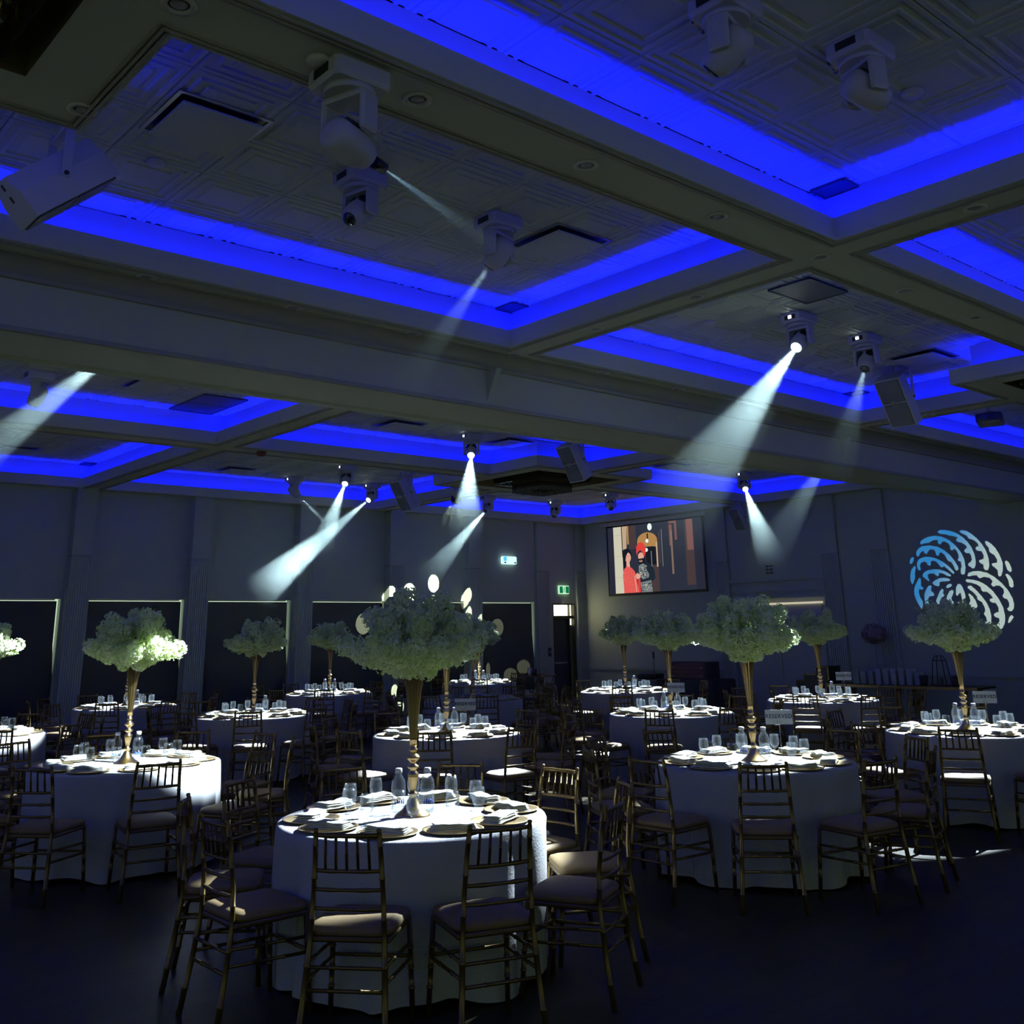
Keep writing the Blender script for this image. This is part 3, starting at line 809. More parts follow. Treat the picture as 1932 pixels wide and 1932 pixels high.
head = max((o for o in bpy.data.objects if o.type == 'MESH' and o.name.split('.')[0] == 'head'), key=lambda o: -(o.matrix_world.translation-p).length)
gobo(head, p+d*.21, tgt, SHW, 3600*4, 7.6, gel=dict(dir=(.80, -.60, 0), p=(.470, .492, .520), c=((.04, .36, .95, 1), (.35, .62, .95, 1), (.80, .90, .92, 1))))
haze('faint haze streak leaving the large head beside the near tray', p+d*.1, d, 1.5, 7.6, .011)
# dots from the second large head
DOTS = [(12.72, 2.57, .12, .12), (13.3, 2.66, .17, .22), (13.93, 2.88, .15, .19), (13.92, 2.49, .11, .15), (13.95, 2.16, .08, .11), (14.85, 2.52, .17, .19), (14.9, 2.12, .12, .15), (15.34, 1.93, .15, .15), (15.7, 1.99, .18, .19),
        (16.06, .97, .2, .16), (15.66, .80, .15, .1), (16.45, 1.14, .2, .15), (15.42, 1.1, .06, .16), (12.85, .46, .1, .14), (13.1, .42, .09, .12), (12.95, .14, .1, .1), (12.2, 2.1, .18, .2)]
tg2 = (14.1, YW-.05, 1.7)
p, d = mover('large dark moving head left of the chandelier beyond the beam', 12.2, 15.6, C1, tg2, False, False, 1.35)
bpy.context.view_layer.update()
head = max((o for o in bpy.data.objects if o.type == 'MESH' and o.name.split('.')[0] == 'head'), key=lambda o: -(o.matrix_world.translation-p).length)
DW = [[(x+a*math.cos(t), YW-.1, max(.02, z+b*math.sin(t))) for t in [2*PI*k/18 for k in range(18)]] for x, z, a, b in DOTS]
gobo(head, p+d*.21, tg2, DW, 800*4, 80, half=.045, dist=.045, col=(.95, 1, .72))
haze('faint fan of haze rays under the large head left of the chandelier', p, d, 1.3, 24, .10)
# ------------------------------------------------------------------ loudspeakers and video projector
def speaker(x, y, z, az, tilt, label, s=1, yoke_top=None):
    t = thing('loudspeaker', label, 'loudspeaker', (x, y, z), 0, 'ceiling loudspeakers')
    Rm = Matrix.Rotation(az, 4, 'Z') @ Matrix.Rotation(tilt, 4, 'Y')
    w, h, dp = .165*s, .31*s, .15*s
    mb = MB()
    vs = []
    sec = [(dp, -w), (dp, w), (-.02, w), (-dp, w*.55), (-dp, -w*.55), (-.02, -w)]
    for zz in (-h, h):
        for a, b in sec: vs.append(tuple(Rm @ Vector((a, b, zz))))
    mb.add(vs, [tuple(range(5, -1, -1)), tuple(range(6, 12))]+[(i, (i+1) % 6, 6+(i+1) % 6, 6+i) for i in range(6)])
    cab = mb.obj('cabinet', 'speaker_white', t)
    mb = MB(); mb.box(dp, dp+.012, -w+.02, w-.02, .008, h-.02, '', M=Rm, bev=.004); mb.box(dp, dp+.012, -w+.02, w-.02, -h+.02, -.008, '', M=Rm, bev=.004)
    mb.obj('grille', 'grille', cab)
    mb = MB()
    for a, b, c, e in ((-.035, .035, .022, .030), (-.035, .035, -.030, -.022), (-.035, -.027, -.03, .03), (.027, .035, -.03, .03)):
        mb.box(dp+.012, dp+.018, a, b, c, e, '', M=Rm)
    mb.obj('badge', 'steel', cab)
    for a in (-.05, .03): MB().box(-.07+a, -.03+a, -.012, .012, -h-.003, -h+.001, '', M=Rm).obj('socket', 'black_plastic', cab)
    Ry = Matrix.Rotation(az, 4, 'Z')
    top = (yoke_top if yoke_top else CE)-z
    mb = MB()
    for sg in (-1, 1):
        mb.box(-.025, .025, sg*(w+.012)-.005, sg*(w+.012)+.005, -.02, top-.05 if top < .6 else .34, '', M=Ry)
    tt = min(top, .36)
    mb.box(-.025, .025, -w-.017, w+.017, tt-.06, tt-.05, '', M=Ry)
    mb.tube([tuple(Ry @ Vector((0, 0, tt-.055))), (0, 0, top)], .016, 8)
    mb.obj('yoke', 'speaker_white', t)
    for sg in (-1, 1): MB().lathe([(.014, 0), (.014, .01), (.0001, .012)], 12, '', M=Ry @ Matrix.Translation((0, sg*(w+.016), 0)) @ Matrix.Rotation(-sg*PI/2, 4, 'X')).obj('knob', 'black_plastic', t)
speaker(1.62, 5.92, 4.38, 0, R(48), 'white loudspeaker in a bracket hanging at the top left, seen from behind', .93)
speaker(11.45, 5.95, 4.39, PI, R(30), 'loudspeaker tilted down at the corner of the middle tray, right')
speaker(11.45, 11.55, 4.39, PI, R(30), 'loudspeaker between the beam and the far chandelier')
speaker(11.2, 15.9, 4.33, PI, R(30), 'loudspeaker hanging left of the far chandelier, near window wall')
speaker(17.9, 13.2, 4.0, PI, R(30), 'dark loudspeaker at the wall right of the screen', .8, 4.35)
t = thing('video_projector', 'black video projector hanging under the right tray ceiling', 'projector', (14.2, 6.1, 4.5), R(20))
MB().box(-.22, .22, -.17, .17, -.08, .05, '', bev=.02).obj('body', 'black_plastic', t)
mb = MB(); mb.lathe([(.05, 0), (.05, .03), (.04, .035)], 18, '', M=Matrix.Translation((-.22, .06, -.01)) @ Matrix.Rotation(-PI/2, 4, 'Y')); mb.obj('lens', 'lens_dark', t)
mb = MB(); mb.tube([(0, 0, .05), (0, 0, CE-4.5-.012)], .02, 10); mb.lathe([(.08, CE-4.5-.03), (.08, CE-4.5-.012)], 18)
for a in (-.14, .14):
    for b in (-.1, .1): mb.tube([(a, b, .05), (0, 0, .11)], .01, 6)
mb.obj('ceiling_mount', 'grey_plastic', t)

# ------------------------------------------------------------------ screen with the projected photograph
t = thing('projection_screen', 'lit projection screen with a couple, woman in red, man in red turban', 'screen', (XW, 0, 0))
Y0, Y1, Z0, Z1 = 14.84, 17.80, 2.61, 4.20
mb = MB(); mb.box(-.075, -.05, Y0-.05, Y0, Z0-.05, Z1); mb.box(-.075, -.05, Y1, Y1+.05, Z0-.05, Z1); mb.box(-.075, -.05, Y0-.05, Y1+.05, Z0-.06, Z0); mb.box(-.075, -.05, Y0-.05, Y1+.05, Z1, Z1+.05)
mb.obj('screen_border', 'black_plastic', t)
MB().box(-.14, -.02, Y0-.15, Y1+.2, Z1+.04, Z1+.13, '', bev=.02).obj('screen_case', 'white_plastic', t)
def em(name, c, s=1):
    m = bpy.data.materials.new(name); m.use_nodes = True; nt = m.node_tree; nt.nodes.clear()
    o = nt.nodes.new('ShaderNodeOutputMaterial'); e = nt.nodes.new('ShaderNodeEmission'); e.inputs[0].default_value = (*c, 1); e.inputs[1].default_value = s
    nt.links.new(e.outputs[0], o.inputs[0]); MATS[name] = m
    return name
def srgb(r, g, b): return tuple(((c/255+.055)/1.055)**2.4 if c > 10 else c/255/12.92 for c in (r, g, b))
for n_, c in dict(pic_bg=(40, 42, 58), pic_dark=(44, 48, 62), pic_brown=(72, 58, 60), pic_stone=(205, 200, 178), pic_stone2=(190, 165, 135), pic_amber=(176, 132, 78), pic_red=(226, 92, 86),
                  pic_turban=(222, 66, 62), pic_skin=(224, 168, 146), pic_hair=(24, 26, 36), pic_white=(235, 245, 240), pic_grey=(120, 128, 130), pic_suit=(32, 42, 54), pic_orange=(122, 84, 80), pic_line=(128, 105, 92), pic_border=(46, 52, 78)).items():
    em(n_, srgb(*c))
# pixel space of the picture: u 0..1580 left to right, v 0..1180 top to bottom
def P(u, v, k): return (-.076-.0012*k, Y1-u/1580*(Y1-Y0), Z1-v/1180*(Z1-Z0))
pic = MB()
def poly(pts, m, k):
    pic.add([P(u, v, k) for u, v in pts], [tuple(range(len(pts)))], m)
def ell(u, v, a, b, m, k, n=20): poly([(u+a*math.cos(2*PI*i/n), v+b*math.sin(2*PI*i/n)) for i in range(n)], m, k)
def rc(u0, v0, u1, v1, m, k): poly([(u0, v0), (u1, v0), (u1, v1), (u0, v1)], m, k)
rc(0, 0, 1580, 1180, 'pic_bg', 0)
rc(105, 0, 1450, 1180, 'pic_dark', 1)
rc(105, 0, 255, 1180, 'pic_stone', 2); rc(105, 150, 240, 156, 'pic_stone2', 3); rc(105, 520, 240, 526, 'pic_stone2', 3); rc(130, 900, 250, 906, 'pic_stone2', 3)
poly([(255, 0), (345, 0), (330, 400), (255, 420)], 'pic_stone2', 2); rc(248, 0, 262, 500, 'pic_hair', 3); rc(345, 0, 375, 330, 'pic_amber', 2)
rc(380, 0, 500, 420, 'pic_brown', 2); rc(1060, 60, 1110, 420, 'pic_orange', 2); rc(1080, 160, 1110, 900, 'pic_line', 3); rc(1150, 20, 1185, 330, 'pic_orange', 3); rc(1060, 0, 1185, 40, 'pic_orange', 3)
rc(1330, 0, 1440, 520, 'pic_orange', 2); rc(1310, 0, 1340, 1100, 'pic_brown', 3); rc(880, 150, 905, 700, 'pic_brown', 3); rc(930, 120, 940, 760, 'pic_grey', 3); rc(1340, 520, 1440, 1100, 'pic_brown', 2)
rc(700, 720, 860, 1180, 'pic_brown', 2)
arch = [(520+0, 470), (520, 300)]+[(690-170*math.cos(PI*i/14), 300-150*math.sin(PI*i/14)) for i in range(15)]+[(860, 420), (780, 400), (660, 400)]
poly(arch, 'pic_amber', 4); rc(835, 330, 860, 760, 'pic_stone2', 5); rc(660, 405, 835, 720, 'pic_hair', 3); rc(745, 480, 758, 760, 'pic_grey', 5)
ell(745, 60, 38, 62, 'pic_white', 5); ell(690, 300, 26, 34, 'pic_white', 6); ell(672, 455, 25, 34, 'pic_white', 6); rc(690, 170, 712, 260, 'pic_hair', 6)
# man
ell(575, 560, 50, 70, 'pic_skin', 7); poly([(520, 600), (640, 590), (640, 680), (580, 700), (535, 680)], 'pic_hair', 8); ell(570, 640, 30, 16, 'pic_skin', 9); ell(572, 636, 22, 7, 'pic_hair', 10)
poly([(500, 470), (505, 380), (545, 320), (600, 310), (640, 350), (665, 430), (655, 520), (630, 570), (600, 480), (560, 440), (520, 500), (510, 540)], 'pic_turban', 11)
poly([(540, 700), (640, 640), (720, 700), (790, 800), (800, 950), (730, 1020), (560, 1010), (530, 900)], 'pic_suit', 7)
poly([(530, 720), (600, 680), (650, 720), (660, 800), (700, 880), (690, 930), (590, 960), (540, 900), (525, 820)], 'pic_grey', 8)
poly([(545, 1010), (730, 980), (745, 1180), (560, 1180)], 'pic_grey', 8)
rp = random.Random(7)
for i in range(90):
    if i < 55: u, v = rp.uniform(540, 660), rp.uniform(730, 930)
    else: u, v = rp.uniform(560, 735), rp.uniform(1020, 1170)
    ell(u, v, rp.uniform(4, 12), rp.uniform(5, 13), rp.choice(['pic_suit', 'pic_hair', 'pic_stone']), 9+i*.02, 7)
# woman
ell(330, 520, 78, 120, 'pic_hair', 7); poly([(258, 480), (300, 440), (300, 740), (258, 760)], 'pic_hair', 7)
ell(350, 560, 52, 88, 'pic_skin', 9); poly([(322, 620), (372, 630), (380, 740), (312, 740)], 'pic_skin', 8); poly([(300, 560), (320, 700), (296, 760), (270, 760), (262, 600)], 'pic_hair', 8.5); ell(392, 520, 22, 60, 'pic_hair', 8)
poly([(295, 500), (330, 440), (400, 450), (402, 490), (355, 470), (320, 530), (310, 600), (296, 600)], 'pic_hair', 11)
ell(340, 540, 9, 5, 'pic_hair', 12, 8); ell(378, 540, 8, 5, 'pic_hair', 12, 8); ell(364, 606, 13, 6, 'pic_red', 12, 10); ell(362, 574, 4, 12, 'pic_stone2', 12, 8)
poly([(260, 1180), (250, 860), (275, 760), (320, 715), (400, 740), (450, 800), (480, 870), (490, 980), (520, 1180)], 'pic_red', 10)
for k in range(12): ell(455+k*2, 900+k*23, 8, 9, 'pic_stone', 13, 8)
for k in range(12): ell(rp.uniform(280, 440), rp.uniform(820, 1150), 4, 4, 'pic_stone', 13, 6)
poly([(470, 880), (500, 840), (560, 880), (545, 940), (490, 950)], 'pic_skin', 13); rc(505, 950, 545, 1180, 'pic_turban', 9)
pic.obj('projected_picture', None, t)

# signs on the window wall
t = thing('exit_sign', 'green running man exit sign above the corner door', 'exit sign', (17.98, YW, 2.74))
MB().box(-.17, .17, -.05, -.001, -.1, .1, '', bev=.006).obj('housing', 'exit_white', t)
MB().box(-.155, -.05, -.054, -.05, -.08, .08).obj('green_panel', 'exit_green', t); MB().box(.05, .155, -.054, -.05, -.08, .08).obj('green_panel', 'exit_green', t)
mb = MB(); mb.lathe([(.0001, 0), (.014, .001)], 12, '', M=Matrix.Translation((0, -.056, .055)) @ Matrix.Rotation(PI/2, 4, 'X'))
for pts in ([(0, .04), (-.012, -.01)], [(-.012, -.01), (-.03, -.045), (-.045, -.06)], [(-.012, -.01), (.015, -.03), (.012, -.06)], [(0, .03), (.025, .012)], [(0, .03), (-.025, .01)]):
    mb.tube([(a, -.057, b) for a, b in pts], .006, 6)
mb.obj('running_man', 'exit_green', t)
t = thing('wall_lamp_box', 'small glowing white box with two dark spots high on the window wall', 'wall light', (16.18, YW, 3.40))
MB().box(-.22, .22, -.1, -.001, -.09, .09, '', bev=.02).obj('housing', 'lamp_white', t)
MB().box(-.21, -.11, -.106, -.1, -.02, .08).obj('blue_corner', 'lamp_cyan', t)
for a in (-.16, .15): MB().box(a-.03, a+.03, -.112, -.1, -.07, -.04, '', bev=.006).obj('spot', 'black_plastic', t)
t = thing('card_reader', 'small dark wall switch left of the corner door', 'switch', (17.42, YW-.06, 1.28))
MB().box(-.05, .05, -.02, 0, -.1, .1, '', bev=.006).obj('plate', 'black_plastic', t); MB().box(-.02, .02, -.026, -.02, -.03, .03).obj('button', 'grey_plastic', t)
t = thing('wall_vent', 'small dark vent above the double door', 'vent', (XW, 13.15, 2.95))
MB().box(-.02, 0, -.11, .11, -.12, .12, '', bev=.005).obj('frame', 'panel_paint', t)
mb = MB()
for k in range(3):
    mb.box(-.026, -.02, -.09, -.01, -.1+k*.068, -.05+k*.068); mb.box(-.026, -.02, .01, .09, -.1+k*.068, -.05+k*.068)
mb.obj('louvre', 'black_plastic', t)

# ------------------------------------------------------------------ banquet tables
TABLES = [('the frontmost table', 3.75, 5.22, -141), ('the front left table', 3.58, 9.12, -138), ('the front table right of centre', 7.05, 5.24, -142), ('the table below the projected shell', 10.35, 5.12, -157),
          ('the table just behind the frontmost', 6.95, 9.08, -133), ('the second table behind the frontmost', 10.55, 13.1, -120), ('the farthest table by the windows', 14.1, 17.3, -130), ('the middle table left of centre', 6.85, 13.2, -119),
          ('the back window table left of centre', 10.2, 16.8, -125), ('the back table at far left', 6.4, 16.5, -121), ('the table cut by the left edge', 3.4, 13.2, -95),
          ('the middle table under the screen', 10.35, 8.9, -145), ('the back table under the screen', 13.55, 12.65, -140), ('the table before the console', 13.4, 8.7, -156)]
TH = .76
def posname(ang, tx, ty):
    tc_ = math.degrees(math.atan2(-ty, -tx))
    d = (ang-tc_+180) % 360-180
    k = round(d/36.0)
    sd = 'right' if k > 0 else 'left'
    k = abs(k)
    return {0: 'on the near side', 1: 'at the near %s' % sd, 2: 'at the %s, slightly nearer' % sd, 3: 'at the %s, slightly farther' % sd, 4: 'at the far %s' % sd, 5: 'on the far side'}[k]

def cloth_mesh(seed):
    rnd = random.Random(seed)
    n = 180
    ph = [rnd.uniform(0, 2*PI) for _ in range(6)]
    fr = [rnd.choice([9, 10, 11]), rnd.choice([13, 14]), 5, 21]
    mb = MB()
    vs = [(0, 0, TH)]; fs = []
    rings = [(.3, TH), (.6, TH), (.745, TH), (.765, TH-.006), (.772, TH-.02)]
    NR = 14
    for k in range(1, NR+1): rings.append((.772, TH-.02-(TH-.028)*k/NR))
    for i, (r_, z) in enumerate(rings):
        for k in range(n):
            t = 2*PI*k/n
            q = max(0, (TH-.02-z)/(TH-.02))
            w = .55*math.sin(fr[0]*t+ph[0])+.35*math.sin(fr[1]*t+ph[1])+.25*math.sin(fr[3]*t+ph[3])
            w = math.copysign(abs(w)**.8, w)
            rr = r_+(q**.65)*(.002+.044*w)+.02*q*q*math.sin(fr[2]*t+ph[2])
            zz = z+(q**6)*.018*(1+math.sin(7*t+ph[4]))
            tt = t+q*.03*math.sin(fr[0]*t*1.0+ph[5])
            vs.append((rr*math.cos(tt), rr*math.sin(tt), zz))
    for k in range(n): fs.append((0, 1+k, 1+(k+1) % n))
    for i in range(len(rings)-1):
        for k in range(n):
            a = 1+i*n+k; b = 1+i*n+(k+1) % n
            fs.append((a, a+n, b+n, b))
    mb.add(vs, fs, '', True)
    return mb.mesh('cloth', 'cloth')
CLOTHS = [cloth_mesh(i) for i in range(4)]
def table_proto():
    t = thing('banquet_table', 'x', 'table')
    MB().lathe([(.0001, TH-.03), (.75, TH-.03), (.75, TH-.006), (.0001, TH-.006)], 48).obj('tabletop', 'panel_paint', t)
    for k in range(4):
        a = k*PI/2+.6
        mb = MB(); mb.tube([(.5*math.cos(a), .5*math.sin(a), 0), (.45*math.cos(a), .45*math.sin(a), TH-.03)], .016, 8); mb.obj('leg', 'dark_metal', t)
    return t
tp = table_proto()

# chiavari style ballroom chair: faces +X, seat centre at origin
def bamboo(mb, a, b, r, rings=(), n=8, mid=None):
    a, b = Vector(a), Vector(b)
    ts = [0, 1]
    for q in rings: ts += [q-.012, q-.008, q+.008, q+.012]
    ts = sorted(ts)
    pts, rad = [], []
    for q in ts:
        pts.append(a.lerp(b, q)); rad.append(r*(1.28 if any(abs(q-z) < .0095 for z in rings) else 1))
    return mb.tube(pts, rad, n)
RZ = .905
def chair_meshes():
    d = {}
    for sg, nm in ((-1, 'rl'), (1, 'rr')):
        mb = MB()
        pts = [(-.275, sg*.205, 0), (-.235, sg*.188, .22), (-.205, sg*.174, .44), (-.205, sg*.166, .60), (-.225, sg*.157, .78), (-.245, sg*.152, .885), (-.248, sg*.151, .893), (-.250, sg*.151, .903), (-.2505, sg*.151, .908)]
        out, rad = [], []
        for i in range(5):
            a, b = Vector(pts[i]), Vector(pts[i+1])
            for q, rr in ((0, 1), (.48, 1), (.5, 1.22), (.53, 1.22), (.55, 1)):
                out.append(a.lerp(b, q)); rad.append((.0125+(.002 if i < 2 else 0))*rr)
        for p_, rr in zip(pts[5:], (.0125, .010, .0135, .007)): out.append(p_); rad.append(rr)
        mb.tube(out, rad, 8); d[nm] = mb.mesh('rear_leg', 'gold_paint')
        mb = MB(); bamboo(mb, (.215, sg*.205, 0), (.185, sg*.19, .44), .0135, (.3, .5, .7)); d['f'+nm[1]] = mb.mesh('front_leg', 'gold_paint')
    def rail(z, r, x, w, bow=.018):
        mb = MB(); pts = []; rad = []
        for k in range(9):
            q = k/8*2-1
            pts.append((x-bow*(1-q*q), q*w, z)); rad.append(r*(1.25 if k in (2, 6) else 1))
        return mb.tube(pts, rad, 8).mesh('rail', 'gold_paint')
    zs = [(.878, .0105, -.243, .152), (.725, .009, -.219, .159), (.645, .009, -.210, .164), (.565, .009, -.205, .167)]
    d['rails'] = [rail(*z_) for z_ in zs]
    sp = []
    for k in range(5):
        q = (k-2)/2.0*.66
        bow = .018*(1-q*q)
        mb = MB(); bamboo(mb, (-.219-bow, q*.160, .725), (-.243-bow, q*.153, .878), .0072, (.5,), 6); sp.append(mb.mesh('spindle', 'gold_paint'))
    d['sp'] = sp
    mb = MB()
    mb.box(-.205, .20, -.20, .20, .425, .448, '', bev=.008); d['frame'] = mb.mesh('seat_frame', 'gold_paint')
    mb = MB(); n = 32; vs = []; fs = []
    lev = [(.445, .90), (.452, 1.02), (.47, 1.05), (.486, 1.0), (.496, .86), (.501, .5)]
    for z, s_ in lev:
        for k in range(n):
            t = 2*PI*k/n; c, s2 = math.cos(t), math.sin(t)
            e = .28
            x = math.copysign(abs(c)**e, c)*.195*s_; y = math.copysign(abs(s2)**e, s2)*(.195+.01*c)*s_
            vs.append((x+.0, y, z))
    for i in range(len(lev)-1):
        for k in range(n): fs.append((i*n+k, i*n+(k+1) % n, (i+1)*n+(k+1) % n, (i+1)*n+k))
    fs.append(tuple((len(lev)-1)*n+k for k in range(n)))
    mb.add(vs, fs, '', True); d['cushion'] = mb.mesh('cushion', 'cushion')
    st = []
    for (a, b) in (((.197, -.196, .27), (.197, .196, .27)), ((-.232, -.186, .24), (-.232, .186, .24)), ((-.225, -.184, .33), (-.225, .184, .33))):
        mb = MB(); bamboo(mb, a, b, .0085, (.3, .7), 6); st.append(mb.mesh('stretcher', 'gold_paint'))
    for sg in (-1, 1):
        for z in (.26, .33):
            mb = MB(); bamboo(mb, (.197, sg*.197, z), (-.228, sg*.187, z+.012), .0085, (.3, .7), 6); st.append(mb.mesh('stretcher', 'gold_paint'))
    d['st'] = st
    return d
CM = chair_meshes()
def chair_proto(full=True):
    t = thing('ballroom_chair', 'x', 'chair')
    for k in ('rl', 'rr', 'fl', 'fr'): child('leg', CM[k], t)
    child('seat_frame', CM['frame'], t); child('cushion', CM['cushion'], t)
    if full:
        for m in CM['rails']: child('back_rail', m, t)
        for m in CM['sp']: child('spindle', m, t)
        for m in CM['st']: child('stretcher', m, t)
    else:
        def join(name, ms):
            mb = MB()
            for m in ms:
                mb.add([v.co[:] for v in m.vertices], [tuple(p.vertices) for p in m.polygons], '', True)
            return mb.mesh(name, 'gold_paint')
        if 'jb' not in CM: CM['jb'] = join('backrest', CM['rails']+CM['sp']); CM['js'] = join('stretchers', CM['st'])
        child('backrest', CM['jb'], t); child('stretchers', CM['js'], t)
    return t
chA, chB = chair_proto(True), chair_proto(False)

def goblet():
    prof = [(.034, 0), (.034, .003), (.010, .008), (.006, .016), (.011, .024), (.006, .032), (.006, .048), (.012, .055), (.028, .070), (.037, .092), (.039, .115), (.036, .145), (.033, .165),
            (.0315, .165), (.0345, .145), (.037, .115), (.035, .094), (.026, .074), (.0001, .063)]
    o = MB().lathe(prof, 20).obj('water_goblet', 'glass'); return tag(o, 'x', 'glass')
gob = goblet()
ch_ = MB().lathe([(.0001, .002), (.095, .002), (.105, .006), (.155, .014), (.163, .016), (.163, .012), (.11, 0), (.0001, 0)], 40).obj('charger_plate', 'charger_gold'); tag(ch_, 'x', 'plate')
def napkin(seed):
    rnd = random.Random(seed); mb = MB()
    for l in range(4):
        z0 = l*.0085; a = .125-l*.005+rnd.uniform(-.004, .004); b = .06-l*.002+rnd.uniform(-.003, .003)
        nx, ny = 12, 6; vs = []; fs = []
        top = .008
        for side in (0, 1):
            for i in range(nx+1):
                for j in range(ny+1):
                    u, v = i/nx*2-1, j/ny*2-1
                    ed = (1-abs(u)**6)*(1-abs(v)**6)
                    z = z0+(top*(.35+.65*ed) if side else 0)+.004*math.sin(u*3+seed+l)*l/3+(.0025*math.sin(7*u+3*v+l) if side else 0)
                    vs.append((u*a*(1-.04*v), v*b+.006*math.sin(u*2+seed), z))
        m_ = (nx+1)*(ny+1)
        for i in range(nx):
            for j in range(ny):
                q = i*(ny+1)+j
                fs.append((q, q+1, q+ny+2, q+ny+1)); fs.append((m_+q, m_+q+ny+1, m_+q+ny+2, m_+q+1))
        bd = [i*(ny+1) for i in range(nx+1)]+[nx*(ny+1)+j for j in range(1, ny+1)]+[i*(ny+1)+ny for i in range(nx-1, -1, -1)]+[j for j in range(ny-1, 0, -1)]
        for k in range(len(bd)):
            p_, q = bd[k], bd[(k+1) % len(bd)]
            fs.append((p_, q, m_+q, m_+p_))
        mb.add(vs, fs, '', True)
    return mb.mesh('napkin', 'napkin')
NAP = [napkin(i) for i in range(3)]
nap = bpy.data.objects.new('folded_napkin', NAP[0]); COL.objects.link(nap); tag(nap, 'x', 'napkin')

def bottle_proto():
    t = thing('water_bottle', 'x', 'bottle')
    MB().lathe([(.036, .0), (.041, .006), (.042, .02), (.042, .15), (.038, .175), (.022, .200), (.018, .208), (.0185, .218)], 24).obj('bottle_body', 'glass', t)
    MB().lathe([(.0001, .01), (.036, .01), (.037, .03), (.037, .12), (.0001, .12)], 20).obj('water', 'glass', t)
    MB().lathe([(.021, .216), (.021, .238), (.018, .242), (.0001, .243)], 20).obj('cap', 'speaker_white', t)
    mb = MB()
    for k in range(5):
        a0 = R(150+k*17)
        for q in range(3):
            a = a0+q*R(4); z0 = .05+.008*((k+q) % 2)
            mb.tube([(.0428*math.cos(a), .0428*math.sin(a), z0), (.0428*math.cos(a), .0428*math.sin(a), z0+.018+.008*(q == 1))], .0016, 5)
    mb.obj('blue_lettering', 'blue_ink', t)
    return t
bot = bottle_proto()

# floral centrepieces
def crown(seed, npet, size):
    rnd = random.Random(seed); pt = MB(); br = MB()
    vs = []; fs = []
    def blob(c, r_, n):
        for _ in range(n):
            while True:
                d = Vector((rnd.uniform(-1, 1), rnd.uniform(-1, 1), rnd.uniform(-1, 1)))
                if .1 < d.length <= 1: break
            d.normalize(); d *= r_*(.62+.45*rnd.random()**.6)
            p_ = c+d
            nrm = (d.normalized()+Vector((rnd.uniform(-1, 1), rnd.uniform(-1, 1), rnd.uniform(-1, 1)))*.5).normalized()
            e1 = nrm.orthogonal().normalized(); e1 = Matrix.Rotation(rnd.uniform(0, 6.28), 3, nrm) @ e1; e2 = nrm.cross(e1)
            s_ = size*rnd.uniform(.7, 1.25)
            o = len(vs)
            vs.extend([p_+e1*s_+nrm*s_*.35, p_+e2*s_*.8, p_-e1*s_+nrm*s_*.35, p_-e2*s_*.8])
            fs.append((o, o+1, o+2)); fs.append((o, o+2, o+3))
    tips = []
    for k in range(15): tips.append((k/15*2*PI+rnd.uniform(-.12, .12), R(rnd.uniform(17, 25)), rnd.uniform(.36, .43)))
    for k in range(8): tips.append((k/8*2*PI+rnd.uniform(-.25, .25), R(rnd.uniform(36, 48)), rnd.uniform(.30, .46)))
    for k in range(6): tips.append((k/6*2*PI+rnd.uniform(-.35, .35), R(rnd.uniform(52, 68)), rnd.uniform(.36, .47)))
    tips.append((rnd.uniform(0, 6), R(80), .36))
    nb = sum(5 for _ in tips)
    for az, el, ln in tips:
        d = Vector((math.cos(az)*math.cos(el), math.sin(az)*math.cos(el), math.sin(el)))
        side = d.cross(Vector((0, 0, 1))).normalized()
        pts = [Vector((0, 0, -.1)), Vector((0, 0, 0))+d*.03]
        for q in (.3, .6, .95): pts.append(d*ln*q+side*rnd.uniform(-.02, .02)+Vector((0, 0, .02*math.sin(q*3))))
        br.tube(pts, [.004, .004, .0035, .003, .002], 5)
        for q, rr in ((.35, .05), (.55, .065), (.72, .072), (.88, .074), (1.0, .058)):
            if el > R(30) and q < .5: continue
            if el > R(50) and q < .7: continue
            c = d*ln*q+Vector((rnd.uniform(-.02, .02), rnd.uniform(-.02, .02), rnd.uniform(-.012, .02)))
            blob(c, rr*rnd.uniform(.9, 1.1), int(npet/nb*(rr/.065)**2))
    for k in range(10):
        a = rnd.uniform(0, 6.28); blob(Vector((.1*math.cos(a), .1*math.sin(a), .05)), .055, int(npet/nb*.7))
    # low rim of blossom hanging over the vase lip
    for k in range(16):
        a = k/16*2*PI; blob(Vector((.09*math.cos(a), .09*math.sin(a), rnd.uniform(-.015, .03))), .05, int(npet/nb*.6))
    pt.add(vs, fs, '', False)
    return pt.mesh('blossom', 'petals'), br.mesh('branches', 'branch')
CR = [crown(1, 19000, .0150), crown(2, 19000, .0150), crown(5, 9000, .020), crown(9, 9000, .020)]
mb = MB()
mb.lathe([(.102, 0), (.102, .006), (.09, .014), (.062, .035), (.040, .062), (.026, .090), (.020, .104), (.029, .112), (.029, .120), (.018, .127), (.017, .142), (.023, .17), (.031, .205), (.033, .222), (.020, .238), (.018, .246), (.034, .258), (.034, .266),
          (.018, .276), (.017, .286), (.028, .297), (.040, .308), (.040, .316), (.026, .328), (.017, .338), (.026, .350), (.026, .358), (.017, .367), (.019, .380)], 28)
V_BASE = mb.mesh('vase_stem', 'gold')
mb = MB()
mb.lathe([(.019, .378), (.021, .42), (.026, .50), (.033, .59), (.043, .68), (.055, .75), (.067, .79), (.074, .80), (.068, .795), (.052, .75)], 72, '', .07, 12)
V_TOP = mb.mesh('vase_trumpet', 'gold')
